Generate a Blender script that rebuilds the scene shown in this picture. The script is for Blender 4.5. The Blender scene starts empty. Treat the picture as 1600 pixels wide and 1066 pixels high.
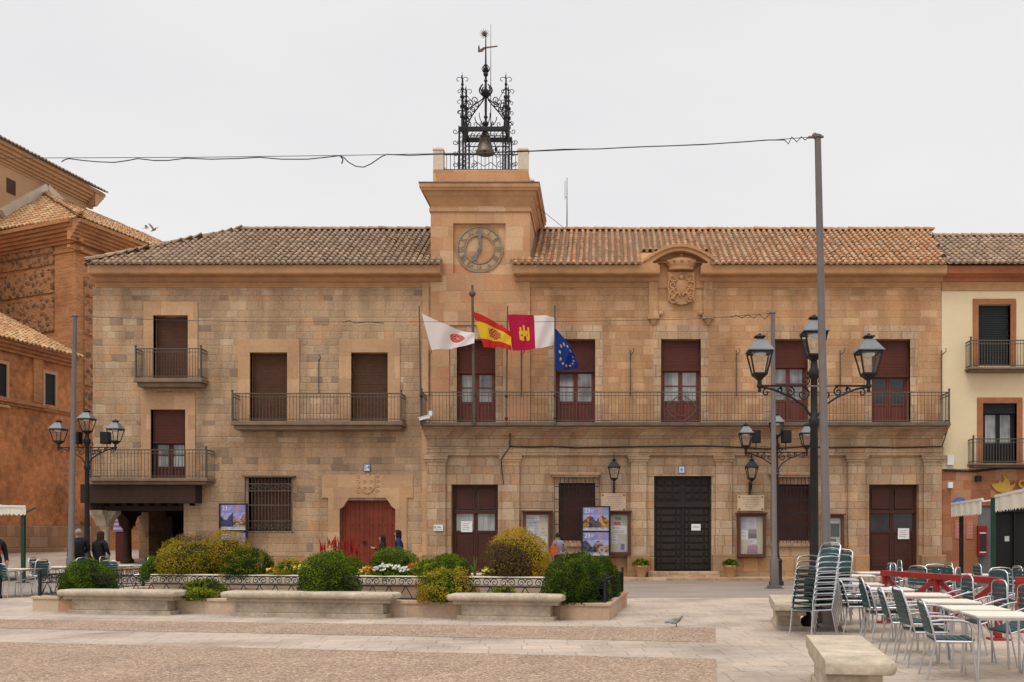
import bpy, bmesh, math, random
from mathutils import Vector, Matrix, noise
RN = random.Random(11)
C = bpy.context.scene.collection
PI = math.pi
# ---- survey of the place: metres from the photographer's feet, +Y towards the town hall
F, CX, HZ, EYE = 1500.0, 940.0, 835.0, 1.65
YF = F / 42.5                                   # plane of the street front
def at(px, py, Y): return Vector(((px - CX) / F * Y, Y, EYE + (HZ - py) / F * Y))
def xx(px, Y=YF): return (px - CX) / F * Y
def zz(py, Y=YF): return EYE + (HZ - py) / F * Y
def gp(px, py, z=0.0):
    Y = F * (EYE - z) / (py - HZ); return Vector(((px - CX) / F * Y, Y, z))
def ss(t): t = max(0.0, min(1.0, t)); return t * t * (3 - 2 * t)
def gz(X, Y): return .85 * ss((Y - 31) / 11) * ss((-8 - X) / 8)

# ---- mesh builder
class MB:
    def __init__(s): s.V = []; s.Fc = []; s.A = []; s.K = []; s.M = None
    def face(s, pts, rnd=0.5, col=(1, 1, 1)):
        b = len(s.V)
        for p in pts:
            p = Vector(p); s.V.append(s.M @ p if s.M else p)
        s.Fc.append(tuple(range(b, b + len(pts)))); s.A.append(rnd); s.K.append(col); return s
    def grid(s, rows, rnd=.5, col=(1, 1, 1), closed=False):
        b = len(s.V); n = len(rows[0])
        for r in rows:
            for p in r:
                p = Vector(p); s.V.append(s.M @ p if s.M else p)
        for i in range(len(rows) - 1):
            for j in range(n if closed else n - 1):
                k = (j + 1) % n
                s.Fc.append((b + i*n + j, b + i*n + k, b + (i+1)*n + k, b + (i+1)*n + j)); s.A.append(rnd); s.K.append(col)
        return s
    def box(s, x0, x1, y0, y1, z0, z1, rnd=.5, col=(1, 1, 1)):
        b = len(s.V)
        for p in ((x0,y0,z0),(x1,y0,z0),(x1,y1,z0),(x0,y1,z0),(x0,y0,z1),(x1,y0,z1),(x1,y1,z1),(x0,y1,z1)):
            p = Vector(p); s.V.append(s.M @ p if s.M else p)
        for f in ((0,3,2,1),(4,5,6,7),(0,1,5,4),(1,2,6,5),(2,3,7,6),(3,0,4,7)):
            s.Fc.append(tuple(b + i for i in f)); s.A.append(rnd); s.K.append(col)
        return s
    def bar(s, p0, p1, w, h, rnd=.5, col=(1, 1, 1), up=(0, 0, 1)):       # a rectangular bar between two points
        p0, p1 = Vector(p0), Vector(p1); d = (p1 - p0).normalized(); up = Vector(up)
        if abs(d.dot(up)) > .99: up = Vector((0, 1, 0))
        a = d.cross(up).normalized() * w / 2; b = a.cross(d).normalized() * h / 2
        r0 = [p0 + a + b, p0 - a + b, p0 - a - b, p0 + a - b]; r1 = [q + (p1 - p0) for q in r0]
        s.grid([r0, r1], rnd, col, True); s.face(r0[::-1], rnd, col); s.face(r1, rnd, col); return s
    def tube(s, pts, r, n=6, caps=True, rnd=.5, col=(1, 1, 1)):
        pts = [Vector(p) for p in pts]; m = len(pts); rows = []
        d0 = (pts[1] - pts[0]).normalized()
        a = d0.cross(Vector((0, 0, 1)) if abs(d0.z) < .9 else Vector((0, 1, 0))).normalized()
        for i, p in enumerate(pts):
            d = (pts[min(i+1, m-1)] - pts[max(i-1, 0)])
            if d.length < 1e-9: d = d0
            d.normalize(); a = (a - d * a.dot(d))
            if a.length < 1e-6: a = d.orthogonal()
            a.normalize(); b = d.cross(a)
            ri = r[i] if isinstance(r, (list, tuple)) else r
            rows.append([p + (a * math.cos(2*PI*k/n) + b * math.sin(2*PI*k/n)) * ri for k in range(n)])
        s.grid(rows, rnd, col, True)
        if caps: s.face(rows[0][::-1], rnd, col); s.face(rows[-1], rnd, col)
        return s
    def lathe(s, prof, c=(0, 0, 0), n=16, sx=1, sy=1, rnd=.5, col=(1, 1, 1)):
        c = Vector(c)
        rows = [[c + Vector((r*sx*math.cos(2*PI*k/n), r*sy*math.sin(2*PI*k/n), z)) for k in range(n)] for r, z in prof]
        s.grid(rows, rnd, col, True); s.face(rows[0][::-1], rnd, col); s.face(rows[-1], rnd, col); return s
    def pyr(s, c, w0, w1, z0, z1, rnd=.5, col=(1, 1, 1), rot=0.0):         # square frustum
        c = Vector(c); q = [(-1,-1),(1,-1),(1,1),(-1,1)]; m = Matrix.Rotation(rot, 3, 'Z')
        r0 = [c + m @ Vector((x*w0/2, y*w0/2, z0)) for x, y in q]; r1 = [c + m @ Vector((x*w1/2, y*w1/2, z1)) for x, y in q]
        s.grid([r0, r1], rnd, col, True); s.face(r0[::-1], rnd, col); s.face(r1, rnd, col); return s
    def prism(s, poly, y0, y1, rnd=.5, col=(1, 1, 1)):                    # outline in x,z between y0 (front) and y1
        a = [(x, y0, z) for x, z in poly]; b = [(x, y1, z) for x, z in poly]
        s.grid([a, b], rnd, col, True); s.face(a, rnd, col); s.face(b[::-1], rnd, col); return s
    def profx(s, x0, x1, poly, rnd=.5):                                    # profile in y,z extruded along x
        a = [(x0, y, z) for y, z in poly]; b = [(x1, y, z) for y, z in poly]
        s.grid([a, b], rnd, (1, 1, 1), True); s.face(a[::-1], rnd); s.face(b, rnd); return s
    def plan(s, poly, z0, z1, rnd=.5):                                     # footprint extruded upwards
        a = [(x, y, z0) for x, y in poly]; b = [(x, y, z1) for x, y in poly]
        s.grid([a, b], rnd, (1, 1, 1), True); s.face(a[::-1], rnd); s.face(b, rnd); return s
    def ball(s, c, rx, ry=None, rz=None, n=10, rnd=.5, col=(1, 1, 1)):
        ry = ry or rx; rz = rz or rx
        s.lathe([(max(.02, math.sin(PI*i/n)), -math.cos(PI*i/n)*1.0) for i in range(n+1)][0:0] or
                [(rx*max(.03, math.sin(PI*i/n)), -rz*math.cos(PI*i/n)) for i in range(n+1)], c, n+2, 1, ry/rx, rnd, col); return s
    def mesh(s, off=(0, 0, 0), bevel=0, smooth=False, name='m'):
        me = bpy.data.meshes.new(name); o = Vector(off)
        me.from_pydata([tuple(v - o) for v in s.V], [], s.Fc)
        a = me.attributes.new('rnd', 'FLOAT', 'FACE'); a.data.foreach_set('value', s.A)
        k = me.attributes.new('col', 'FLOAT_COLOR', 'FACE'); fl = []
        for c in s.K: fl += [c[0], c[1], c[2], 1.0]
        k.data.foreach_set('color', fl)
        bm = bmesh.new(); bm.from_mesh(me)
        if bevel or smooth: bmesh.ops.remove_doubles(bm, verts=bm.verts, dist=1e-5)
        if bevel:
            es = [e for e in bm.edges if len(e.link_faces) == 2 and e.calc_face_angle(0) > .5]
            bmesh.ops.bevel(bm, geom=es, offset=bevel, segments=2, affect='EDGES', profile=.6, clamp_overlap=True)
        if smooth:
            for f in bm.faces: f.smooth = True
            for e in bm.edges:
                if len(e.link_faces) == 2 and e.calc_face_angle(0) > 1.0: e.smooth = False
        bm.to_mesh(me); bm.free(); return me
    def build(s, name, m, parent=None, local=False, bevel=0, smooth=False):
        off = (0, 0, 0)
        if parent and not local:
            q = parent
            while q.parent: q = q.parent
            off = q.location
        me = s.mesh(off, bevel, smooth, name)
        me.materials.append(m); o = bpy.data.objects.new(name, me); C.objects.link(o)
        if parent: o.parent = parent
        return o
def tag(o, label, cat, group=None):
    o['label'] = label; o['category'] = cat
    if group: o['group'] = group
    return o
def thing(name, label, cat, loc=(0, 0, 0), rz=0.0, group=None):
    o = bpy.data.objects.new(name, None); C.objects.link(o); o.empty_display_size = .2
    o.location = loc; o.rotation_euler = (0, 0, rz); return tag(o, label, cat, group)
def dup(o, loc=None, rot=None, label=None, group=None, par=None):
    c = o.copy(); C.objects.link(c)
    if par: c.parent = par
    for ch in o.children: dup(ch, par=c)
    if loc is not None: c.location = loc
    if rot is not None: c.rotation_euler = rot
    if label: c['label'] = label
    if group: c['group'] = group
    return c
def struct(o): o['kind'] = 'structure'; return o

# ---- materials
def L(c): return tuple(((v/255+.055)/1.055)**2.4 if v > 10 else v/255/12.92 for v in c)   # photo-style rgb to linear
def nodes(name):
    m = bpy.data.materials.new(name); m.use_nodes = True; t = m.node_tree; t.nodes.clear()
    def N(kind, out=0, ins=None, **kw):
        n = t.nodes.new('ShaderNode' + kind)
        for k, v in kw.items(): setattr(n, k, v)
        for k, v in (ins or {}).items():
            if isinstance(v, bpy.types.NodeSocket): t.links.new(v, n.inputs[k])
            else: n.inputs[k].default_value = v
        return n.outputs[out] if out is not None else n
    return m, t, N
def ramp(t, fac, stops, mode='LINEAR'):
    n = t.nodes.new('ShaderNodeValToRGB'); t.links.new(fac, n.inputs[0]); e = n.color_ramp.elements; n.color_ramp.interpolation = mode
    for i, (p, c) in enumerate(stops):
        q = e[i] if i < 2 else e.new(p)
        q.position = p; q.color = (c[0], c[1], c[2], 1)
    return n.outputs[0]
def mixc(N, fac, a, b, mode='MIX'):
    def v(c): return c if isinstance(c, bpy.types.NodeSocket) else (c[0], c[1], c[2], 1)
    return N('Mix', 2, {0: fac, 6: v(a), 7: v(b)}, data_type='RGBA', blend_type=mode)
def out(t, N, col, rough=.85, height=None, dist=.02, metal=0.0, spec=.3, strength=1.0):
    ins = {'Base Color': col if isinstance(col, bpy.types.NodeSocket) else (*col[:3], 1), 'Roughness': rough, 'Metallic': metal, 'Specular IOR Level': spec}
    if height is not None: ins['Normal'] = N('Bump', 0, {'Strength': strength, 'Distance': dist, 'Height': height})
    b = N('BsdfPrincipled', 0, ins); N('OutputMaterial', None, {0: b})
def plain(name, col, rough=.7, var=.25, scale=6.0, metal=0.0, spec=.3, bump=.004):
    m, t, N = nodes(name); co = N('TexCoord', 3)
    n1 = N('TexNoise', 0, {'Vector': co, 'Scale': scale, 'Detail': 6.0, 'Roughness': .65})
    n2 = N('TexNoise', 0, {'Vector': co, 'Scale': scale*.17, 'Detail': 3.0})
    f = N('Math', 0, {0: N('Math', 0, {0: n1, 1: n2}, operation='ADD'), 1: .5}, operation='MULTIPLY')
    c = ramp(t, f, [(.3, [v*(1-var) for v in col]), (.7, [min(1, v*(1+var)) for v in col])])
    out(t, N, c, rough, n1, bump, metal, spec); return m
def vcol(name, rough=.6, spec=.3, trans=0.0):
    m, t, N = nodes(name); c = N('Attribute', 0, attribute_name='col')
    n1 = N('TexNoise', 0, {'Vector': N('TexCoord', 3), 'Scale': 40.0, 'Detail': 3.0})
    c = mixc(N, .35, c, ramp(t, n1, [(.3, (.45, .45, .45)), (.7, (1.4, 1.4, 1.4))]), 'MULTIPLY') if not trans else c
    b = N('BsdfPrincipled', 0, {'Base Color': c, 'Roughness': rough, 'Specular IOR Level': spec})
    if trans: b = N('MixShader', 0, {0: trans, 1: b, 2: N('BsdfTranslucent', 0, {0: c})})
    N('OutputMaterial', None, {0: b}); return m
def stone(name, pal, h=.33, w=.6, mort=(.3, .22, .15), mw=.012, mstr=.6, rough=.9, stain=.35, plan=False, rot=0.0, bump=.012, fine=.3, wob=.35, streak=None, con=.3, spots=False):
    """coursed blocks: every block its own tone from the palette, joints, blotches and streaks"""
    m, t, N = nodes(name); co = N('TexCoord', 3)
    if rot: co = N('VectorRotate', 0, {'Vector': co, 'Angle': rot}, rotation_type='Z_AXIS')
    wn = N('TexNoise', 1, {'Vector': co, 'Scale': 5.0, 'Detail': 3.0})
    wv = N('VectorMath', 0, {0: N('VectorMath', 0, {0: wn, 1: (.5, .5, .5)}, operation='SUBTRACT'), 1: (.05, .05, .05)}, operation='MULTIPLY')
    cw = N('VectorMath', 0, {0: co, 1: wv}, operation='ADD')
    sp = N('SeparateXYZ', None, {0: cw})
    M = lambda op, a, b=0.0, c=0.0: N('Math', 0, {0: a, 1: b, 2: c}, operation=op)
    if plan: u, v = sp.outputs[0], sp.outputs[1]
    else: u, v = M('ADD', sp.outputs[0], sp.outputs[1]), sp.outputs[2]
    vv = M('DIVIDE', v, h)
    vv = M('ADD', vv, M('MULTIPLY', N('TexNoise', 0, {'W': vv, 'Scale': .7, 'Detail': 0.0}, noise_dimensions='1D'), wob * 2))
    row = M('FLOOR', vv); fy = M('FRACT', vv)
    rr = N('TexWhiteNoise', 0, {'W': row}, noise_dimensions='1D')
    wr = M('MULTIPLY', M('ADD', M('MULTIPLY', rr, .9), .6), w)
    uu = M('ADD', M('DIVIDE', u, wr), M('MULTIPLY', rr, 17.3))
    uu = M('ADD', uu, M('MULTIPLY', N('TexNoise', 0, {'Vector': N('CombineXYZ', 0, {0: M('MULTIPLY', uu, .8), 1: row}), 'Scale': 1.0, 'Detail': 0.0}), wob * 2))
    cl = M('FLOOR', uu); fx = M('FRACT', uu)
    idv = N('TexWhiteNoise', None, {0: N('CombineXYZ', 0, {0: cl, 1: row})}, noise_dimensions='2D')
    k = len(pal); c = ramp(t, idv.outputs[0], [(i / k, p) for i, p in enumerate(pal)], 'CONSTANT')
    idc = N('SeparateXYZ', None, {0: idv.outputs[1]})
    c = mixc(N, con, c, ramp(t, idc.outputs[0], [(0, (.72, .72, .74)), (1, (1.28, 1.25, 1.2))]), 'MULTIPLY')
    ex = M('MULTIPLY', M('MINIMUM', fx, M('SUBTRACT', 1.0, fx)), wr); ey = M('MULTIPLY', M('MINIMUM', fy, M('SUBTRACT', 1.0, fy)), h)
    e = M('MINIMUM', ex, ey)
    mk = N('MapRange', 0, {0: e, 1: mw * .4, 2: mw * 1.5, 3: 1.0, 4: 0.0})
    fn = N('TexNoise', 0, {'Vector': co, 'Scale': 14.0, 'Detail': 8.0, 'Roughness': .7})
    bl = N('TexNoise', 0, {'Vector': co, 'Scale': .55, 'Detail': 5.0, 'Roughness': .6})
    c = mixc(N, M('MULTIPLY', mk, mstr), c, mort)
    c = mixc(N, fine, c, ramp(t, fn, [(.25, (.45, .43, .42)), (.75, (1.5, 1.5, 1.48))]), 'MULTIPLY')
    c = mixc(N, stain, c, ramp(t, bl, [(.3, (.5, .47, .46)), (.52, (1, 1, 1)), (.75, (1.3, 1.22, 1.1))]), 'MULTIPLY')
    if streak:
        sn = N('TexNoise', 0, {'Vector': N('VectorMath', 0, {0: co, 1: (1.6, 1.6, .18)}, operation='MULTIPLY'), 'Scale': 1.0, 'Detail': 5.0})
        c = mixc(N, streak, c, ramp(t, sn, [(.42, (.5, .46, .44)), (.56, (1, 1, 1))]), 'MULTIPLY')
    if spots:
        sv = N('TexVoronoi', None, {'Vector': co, 'Scale': 2.3}); gm = M('MULTIPLY', M('LESS_THAN', sv.outputs[0], .07), M('GREATER_THAN', N('SeparateXYZ', None, {0: sv.outputs[1]}).outputs[0], .45))
        c = mixc(N, M('MULTIPLY', gm, .5), c, (.12,.10,.085))
    hh = M('ADD', M('MULTIPLY', mk, -1.0), M('MULTIPLY', fn, .6))
    out(t, N, c, rough, hh, bump); return m
def by_rnd(name, stops, rough=.85, grime=None):
    m, t, N = nodes(name); a = N('Attribute', 2, attribute_name='rnd'); c = ramp(t, a, stops)
    co = N('TexCoord', 3); n1 = N('TexNoise', 0, {'Vector': co, 'Scale': 9.0, 'Detail': 6.0, 'Roughness': .7}); n2 = N('TexNoise', 0, {'Vector': co, 'Scale': .8, 'Detail': 4.0})
    if grime:
        f = N('MapRange', 0, {0: N('Math', 0, {0: n1, 1: n2}, operation='ADD'), 1: .85, 2: 1.25, 3: 0.0, 4: grime[1]})
        c = mixc(N, f, c, grime[0])
    c = mixc(N, .4, c, ramp(t, n1, [(.3, (.55, .55, .55)), (.7, (1.35, 1.35, 1.35))]), 'MULTIPLY')
    out(t, N, c, rough, n1, .006); return m
def glassy(name, col, alpha):
    m, t, N = nodes(name)
    g = N('BsdfPrincipled', 0, {'Base Color': (*col, 1), 'Roughness': .12, 'Specular IOR Level': .5})
    N('OutputMaterial', None, {0: N('MixShader', 0, {0: alpha, 1: N('BsdfTransparent', 0, {}), 2: g})}); return m
MT = {}
MT['ash'] = stone('golden ashlar', [(0.515,0.300,0.157),(0.494,0.280,0.140),(0.536,0.320,0.167),(0.474,0.265,0.135),(0.515,0.300,0.167),(0.500,0.290,0.151),(0.556,0.345,0.194),(0.464,0.250,0.130)], .27, .52, (.40,.26,.14), .007, .45, stain=.55, bump=.008, streak=.34, fine=.4)
MT['ashg'] = stone('pale ground floor ashlar', [(.52,.37,.235),(.49,.335,.21),(.55,.39,.26),(.46,.305,.19),(.53,.36,.22),(.51,.37,.25),(.44,.27,.16)], .33, .5, (.31,.215,.14), .010, .6, stain=.6, bump=.012, streak=.4, fine=.45, con=.35)
MT['rub'] = stone('grey brown coursed rubble', [(0.473,0.327,0.199),(0.462,0.316,0.188),(0.484,0.332,0.205),(0.473,0.316,0.199),(0.451,0.311,0.188),(0.484,0.332,0.205),(0.468,0.322,0.194),(0.495,0.338,0.211),(0.405,0.285,0.185),(0.473,0.322,0.194),(0.462,0.305,0.188),(0.484,0.327,0.205),(0.315,0.222,0.150),(0.479,0.327,0.205),(0.495,0.294,0.160),(0.462,0.311,0.194),(0.528,0.387,0.257),(0.457,0.305,0.188),(0.473,0.322,0.199),(0.440,0.294,0.182)], .27, .46, (.44,.32,.195), .012, .14, stain=.65, bump=.012, streak=.35, fine=.5, con=.14)
MT['tow'] = stone('tower ashlar', [(.52,.30,.165),(.49,.27,.14),(.54,.32,.175),(.50,.29,.15),(.55,.36,.21),(.47,.245,.13)], .47, .85, (.40,.26,.15), .008, .4, stain=.4, bump=.006, fine=.3)
MT['trim'] = stone('peach dressed stone', [(.50,.31,.175),(.47,.285,.155),(.52,.33,.19)], .7, 1.3, (.36,.25,.15), .007, .35, stain=.4, bump=.004)
MT['plinth'] = stone('damp plinth stone', [(.42,.25,.125),(.36,.21,.11),(.46,.27,.13),(.33,.22,.13)], .5, .9, (.25,.17,.10), .012, .5, stain=.6, bump=.01)
MT['corn'] = plain('weathered cornice stone', (.43,.235,.115), .9, .3, 3.0, bump=.01)
MT['cornd'] = plain('dark weathered stone', (.19,.13,.085), .9, .45, 2.5, bump=.012)
MT['white_stone'] = plain('pale limestone', (.58,.49,.38), .85, .2, 5.0, bump=.006)
MT['bench'] = plain('worn bench limestone', (.43,.355,.265), .85, .42, 13.0, bump=.006)
MT['pwall'] = stone('planter wall slabs', [(.46,.32,.21),(.50,.36,.25),(.43,.25,.15),(.51,.40,.29)], .8, 1.1, (.33,.25,.17), .006, .5, stain=.6, bump=.005)
MT['pave'] = stone('pale paving slabs', [(0.416,0.343,0.281),(0.402,0.328,0.265),(0.431,0.357,0.296),(0.407,0.338,0.281),(0.416,0.338,0.270),(0.392,0.323,0.270)], .42, .62, (.22,.17,.125), .010, .6, .85, .7, True, -math.radians(6), .005, .4, .08, con=.22, spots=True)
MT['pink'] = None
MT['brick'] = stone('orange church brick', [(.45,.19,.075),(.40,.165,.065),(.48,.215,.09),(.43,.20,.085)], .075, .26, (.46,.27,.15), .010, .55, stain=.6, bump=.006, wob=.1)
MT['plast'] = plain('orange lime plaster over brick', (.43,.175,.07), .92, .75, 3.4, bump=.04)
MT['cbuff'] = plain('buff church plaster', (.47,.285,.155), .9, .16, 2.0, bump=.006)
def rubblemat():
    m, t, N = nodes('rough rubble infill'); co = N('TexCoord', 3)
    wv = N('VectorMath', 0, {0: co, 1: N('VectorMath', 0, {0: N('TexNoise', 1, {'Vector': co, 'Scale': 4.0, 'Detail': 4.0}), 1: (.22,.22,.22)}, operation='MULTIPLY')}, operation='ADD')
    v = N('TexVoronoi', None, {'Vector': wv, 'Scale': 3.4}); n1 = N('TexNoise', 0, {'Vector': co, 'Scale': 11.0, 'Detail': 7.0, 'Roughness': .7})
    h = N('MapRange', 0, {0: v.outputs[0], 1: .26, 2: .60, 3: 1.0, 4: 0.0})
    st = ramp(t, N('SeparateXYZ', None, {0: v.outputs[1]}).outputs[0], [(0, (.16,.085,.05)), (.4, (.25,.13,.07)), (.7, (.34,.17,.08)), (1, (.13,.08,.055))])
    c = mixc(N, h, (.44,.21,.095), st); c = mixc(N, .5, c, ramp(t, n1, [(.3, (.5,.5,.5)), (.7, (1.4,1.4,1.4))]), 'MULTIPLY')
    out(t, N, c, .95, N('Math', 0, {0: h, 1: n1}, operation='ADD'), .08); return m
MT['rubble'] = rubblemat()
MT['tile_old'] = by_rnd('weathered grey roof tiles', [(0,(.14,.09,.06)),(.15,(.19,.125,.08)),(.2,(.25,.16,.10)),(.5,(.31,.20,.125)),(.8,(.36,.24,.15)),(.95,(.43,.30,.18)),(1,(.24,.17,.125))], grime=((.25,.19,.135),.6))
MT['tile_new'] = by_rnd('orange roof tiles', [(0,(.18,.115,.07)),(.15,(.25,.15,.085)),(.2,(.42,.19,.08)),(.5,(.48,.235,.105)),(.8,(.51,.28,.14)),(.95,(.50,.33,.19)),(1,(.33,.13,.065))], grime=((.21,.15,.10),.42))
MT['tile_ch'] = by_rnd('ochre church tiles', [(0,(.20,.11,.06)),(.15,(.26,.13,.06)),(.2,(.42,.19,.08)),(.5,(.46,.23,.10)),(.75,(.54,.32,.14)),(1,(.60,.44,.24))], grime=((.30,.2,.12),.5))
MT['mahog'] = plain('mahogany red joinery', (.13,.024,.014), .5, .25, 9.0, spec=.4)
MT['mahogd'] = plain('dark mahogany boards', (.062,.019,.012), .55, .25, 9.0)
MT['blind'] = plain('brown roller blind', (.088,.036,.018), .7, .35, 5.0)
MT['blindr'] = plain('red brown roller blind', (.088,.022,.013), .65, .25, 5.0)
MT['reddoor'] = plain('faded red plank door', (.175,.032,.014), .65, .4, 4.0, bump=.008)
MT['oak'] = plain('black brown oak', (.026,.020,.016), .55, .35, 8.0, bump=.006)
MT['beam'] = plain('dark timber beam', (.035,.018,.011), .8, .4, 5.0, bump=.01)
MT['iron'] = plain('black iron', (.022,.021,.021), .55, .3, 14.0, metal=.3)
MT['irong'] = plain('rusty grey iron', (.10,.08,.062), .7, .3, 12.0, metal=.1)
MT['pole'] = plain('brown grey painted steel', (.135,.112,.105), .5, .2, 5.0, metal=.1, spec=.4)
MT['lroof'] = plain('grey lamp hood', (.165,.172,.18), .5, .2, 9.0, metal=.3)
MT['alu'] = plain('polished aluminium tube', (.56,.56,.57), .3, .1, 20.0, metal=1.0, bump=.0)
MT['teal'] = plain('dark green slats', (.024,.066,.068), .5, .25, 9.0)
MT['tabtop'] = plain('cream table top', (.74,.68,.57), .4, .1, 6.0, spec=.4)
MT['redp'] = plain('red painted timber', (.30,.017,.018), .45, .25, 7.0, spec=.4)
def panemat():
    m, t, N = nodes('curtained glass'); co = N('TexCoord', 3); n1 = N('TexNoise', 0, {'Vector': N('VectorMath', 0, {0: co, 1: (9, 9, .5)}, operation='MULTIPLY'), 'Scale': 1.6, 'Detail': 3.0}); n2 = N('TexNoise', 0, {'Vector': co, 'Scale': 1.1, 'Detail': 2.0})
    c = mixc(N, .8, ramp(t, n1, [(.3, (.24,.24,.24)), (.7, (.42,.42,.41))]), ramp(t, n2, [(.38, (.35,.35,.37)), (.55, (1.0,1.0,1.0))]), 'MULTIPLY'); out(t, N, c, .07, spec=.6); return m
MT['pane'] = panemat()
MT['paned'] = plain('dark glass', (.02,.02,.02), .18, .3, 1.5, spec=.6, bump=0)
MT['black'] = plain('dark interior', (.008,.008,.009), .6, .2, 4.0)
MT['cream'] = plain('cream render', (.70,.57,.37), .9, .1, 1.2, bump=.006)
MT['terra'] = stone('terracotta cladding', [(.33,.13,.065),(.37,.155,.08),(.31,.12,.055),(.39,.20,.115)], .42, .7, (.28,.13,.07), .006, .5, stain=.4, bump=.004)
MT['terrat'] = plain('terracotta window trim', (.34,.13,.06), .85, .3, 4.0)
MT['greyp'] = plain('grey painted pillar', (.13,.135,.13), .7, .2, 3.0)
MT['awn'] = plain('cream awning cloth', (.74,.69,.58), .8, .12, 2.0)
MT['green'] = plain('dark green paint', (.012,.055,.035), .4, .2, 6.0)
MT['gold'] = plain('dull gold lettering', (.45,.27,.045), .5, .3, 5.0)
MT['wboard'] = plain('brown notice frame', (.10,.035,.02), .55, .25, 8.0)
MT['soil'] = plain('dark garden soil', (.05,.034,.022), 1.0, .4, 9.0, bump=.04)
MT['pot'] = plain('sandy terracotta pot', (.50,.29,.15), .85, .2, 7.0)
MT['wplas'] = plain('white plastic', (.72,.72,.70), .45, .06, 5.0)
MT['plaque'] = plain('cream marble plaque', (.58,.44,.30), .5, .15, 6.0)
MT['bronze'] = plain('old bronze bell', (.12,.105,.075), .5, .35, 8.0, metal=.6)
MT['clockring'] = plain('grey green clock ring', (.27,.205,.135), .7, .35, 9.0)
MT['clockhand'] = plain('blue grey clock hand', (.17,.165,.14), .6, .2, 8.0)
MT['cable'] = plain('black cable', (.03,.028,.028), .6, .1, 20.0)
MT['v'] = vcol('coloured surface', .65)
MT['cloth'] = vcol('thin flag cloth', .7, .15, .3)
MT['leaf'] = vcol('leaves', .75, .08, .25)
MT['slab'] = plain('dark weathered balcony slab', (.125,.10,.08), .9, .4, 2.5, bump=.01)
MT['skin'] = vcol('people', .75, .2)
MT['glass'] = glassy('lantern glass', (.5,.5,.48), .07)
MT['bglass'] = glassy('notice board glass', (.5,.5,.5), .07)
def pinkmat():
    m, t, N = nodes('pink gravel concrete'); co = N('TexCoord', 3)
    a = N('TexVoronoi', 1, {'Vector': co, 'Scale': 42.0}); n2 = N('TexNoise', 0, {'Vector': co, 'Scale': .9, 'Detail': 6.0, 'Roughness': .6}); n3 = N('TexNoise', 0, {'Vector': co, 'Scale': 9.0, 'Detail': 4.0})
    v = N('SeparateXYZ', None, {0: a}).outputs[0]
    c = ramp(t, v, [(0, (.17,.11,.075)), (.5, (.31,.215,.148)), (.85, (.39,.285,.205)), (1, (.50,.40,.31))])
    c = mixc(N, .5, c, ramp(t, n2, [(.3, (.68,.68,.7)), (.7, (1.25,1.22,1.2))]), 'MULTIPLY')
    c = mixc(N, .4, c, ramp(t, n3, [(.3, (.7,.7,.7)), (.7, (1.25,1.25,1.25))]), 'MULTIPLY')
    out(t, N, c, .9, v, .004); return m
MT['pink'] = pinkmat()
def roadmat():
    m, t, N = nodes('worn grey road'); co = N('TexCoord', 3)
    n = N('TexNoise', 0, {'Vector': co, 'Scale': 60.0, 'Detail': 3.0}); n2 = N('TexNoise', 0, {'Vector': N('VectorMath', 0, {0: co, 1: (.25, 1, 1)}, operation='MULTIPLY'), 'Scale': 1.1, 'Detail': 5.0})
    c = ramp(t, n, [(.3, (.22,.18,.15)), (.7, (.32,.265,.22))]); c = mixc(N, .6, c, ramp(t, n2, [(.35, (.75,.75,.77)), (.65, (1.2,1.18,1.15))]), 'MULTIPLY')
    out(t, N, c, .9, n, .003); return m
MT['road'] = roadmat()
def text(mb, s, size, M, col=(1, 1, 1), depth=.004):
    cu = bpy.data.curves.new('t', 'FONT'); cu.body = s; cu.size = size; cu.extrude = depth; cu.align_x = 'CENTER'; cu.align_y = 'CENTER'
    o = bpy.data.objects.new('t', cu); C.objects.link(o); bpy.context.view_layer.update()
    me = bpy.data.meshes.new_from_object(o.evaluated_get(bpy.context.evaluated_depsgraph_get()))
    for p in me.polygons: mb.face([M @ me.vertices[i].co for i in p.vertices], .5, col)
    bpy.data.objects.remove(o); bpy.data.curves.remove(cu); bpy.data.meshes.remove(me)
def upright(x, y, z): return Matrix.Translation((x, y, z)) @ Matrix.Rotation(PI/2, 4, 'X')
SKY0, SKY1, SUNE = .86, 2.1, 1.25
# ---- building helpers
def wall(mb, x0, x1, z0, z1, holes, y, depth=.35):
    xs = sorted({x0, x1, *[v for h in holes for v in h[:2] if x0 <= v <= x1]}); zs = sorted({z0, z1, *[v for h in holes for v in h[2:4] if z0 <= v <= z1]})
    for a, b in zip(xs, xs[1:]):
        for c, d in zip(zs, zs[1:]):
            mx, mz = (a+b)/2, (c+d)/2
            if any(h[0] < mx < h[1] and h[2] < mz < h[3] for h in holes): continue
            mb.face([(a,y,c),(b,y,c),(b,y,d),(a,y,d)])
    for h in holes:
        a, b, c, d = h[:4]; e = y + depth
        mb.face([(a,y,c),(a,y,d),(a,e,d),(a,e,c)]); mb.face([(b,y,c),(b,e,c),(b,e,d),(b,y,d)])
        mb.face([(a,y,d),(b,y,d),(b,e,d),(a,e,d)]); mb.face([(a,y,c),(a,e,c),(b,e,c),(b,y,c)])
def surround(parent, h, w, m='trim', top=None, proud=.04, y=YF, lintel=True, keep=.0):
    a, b, c, d = h; t = top or w; mb = MB()
    mb.box(a-w, a, y-proud, y+.2, c+keep, d+(t if not lintel else 0)); mb.box(b, b+w, y-proud, y+.2, c+keep, d)
    mb.box(a-w, b+w, y-proud, y+.2, d, d+t)
    return mb.build('stone_surround', MT[m], parent, bevel=.012)
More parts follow.
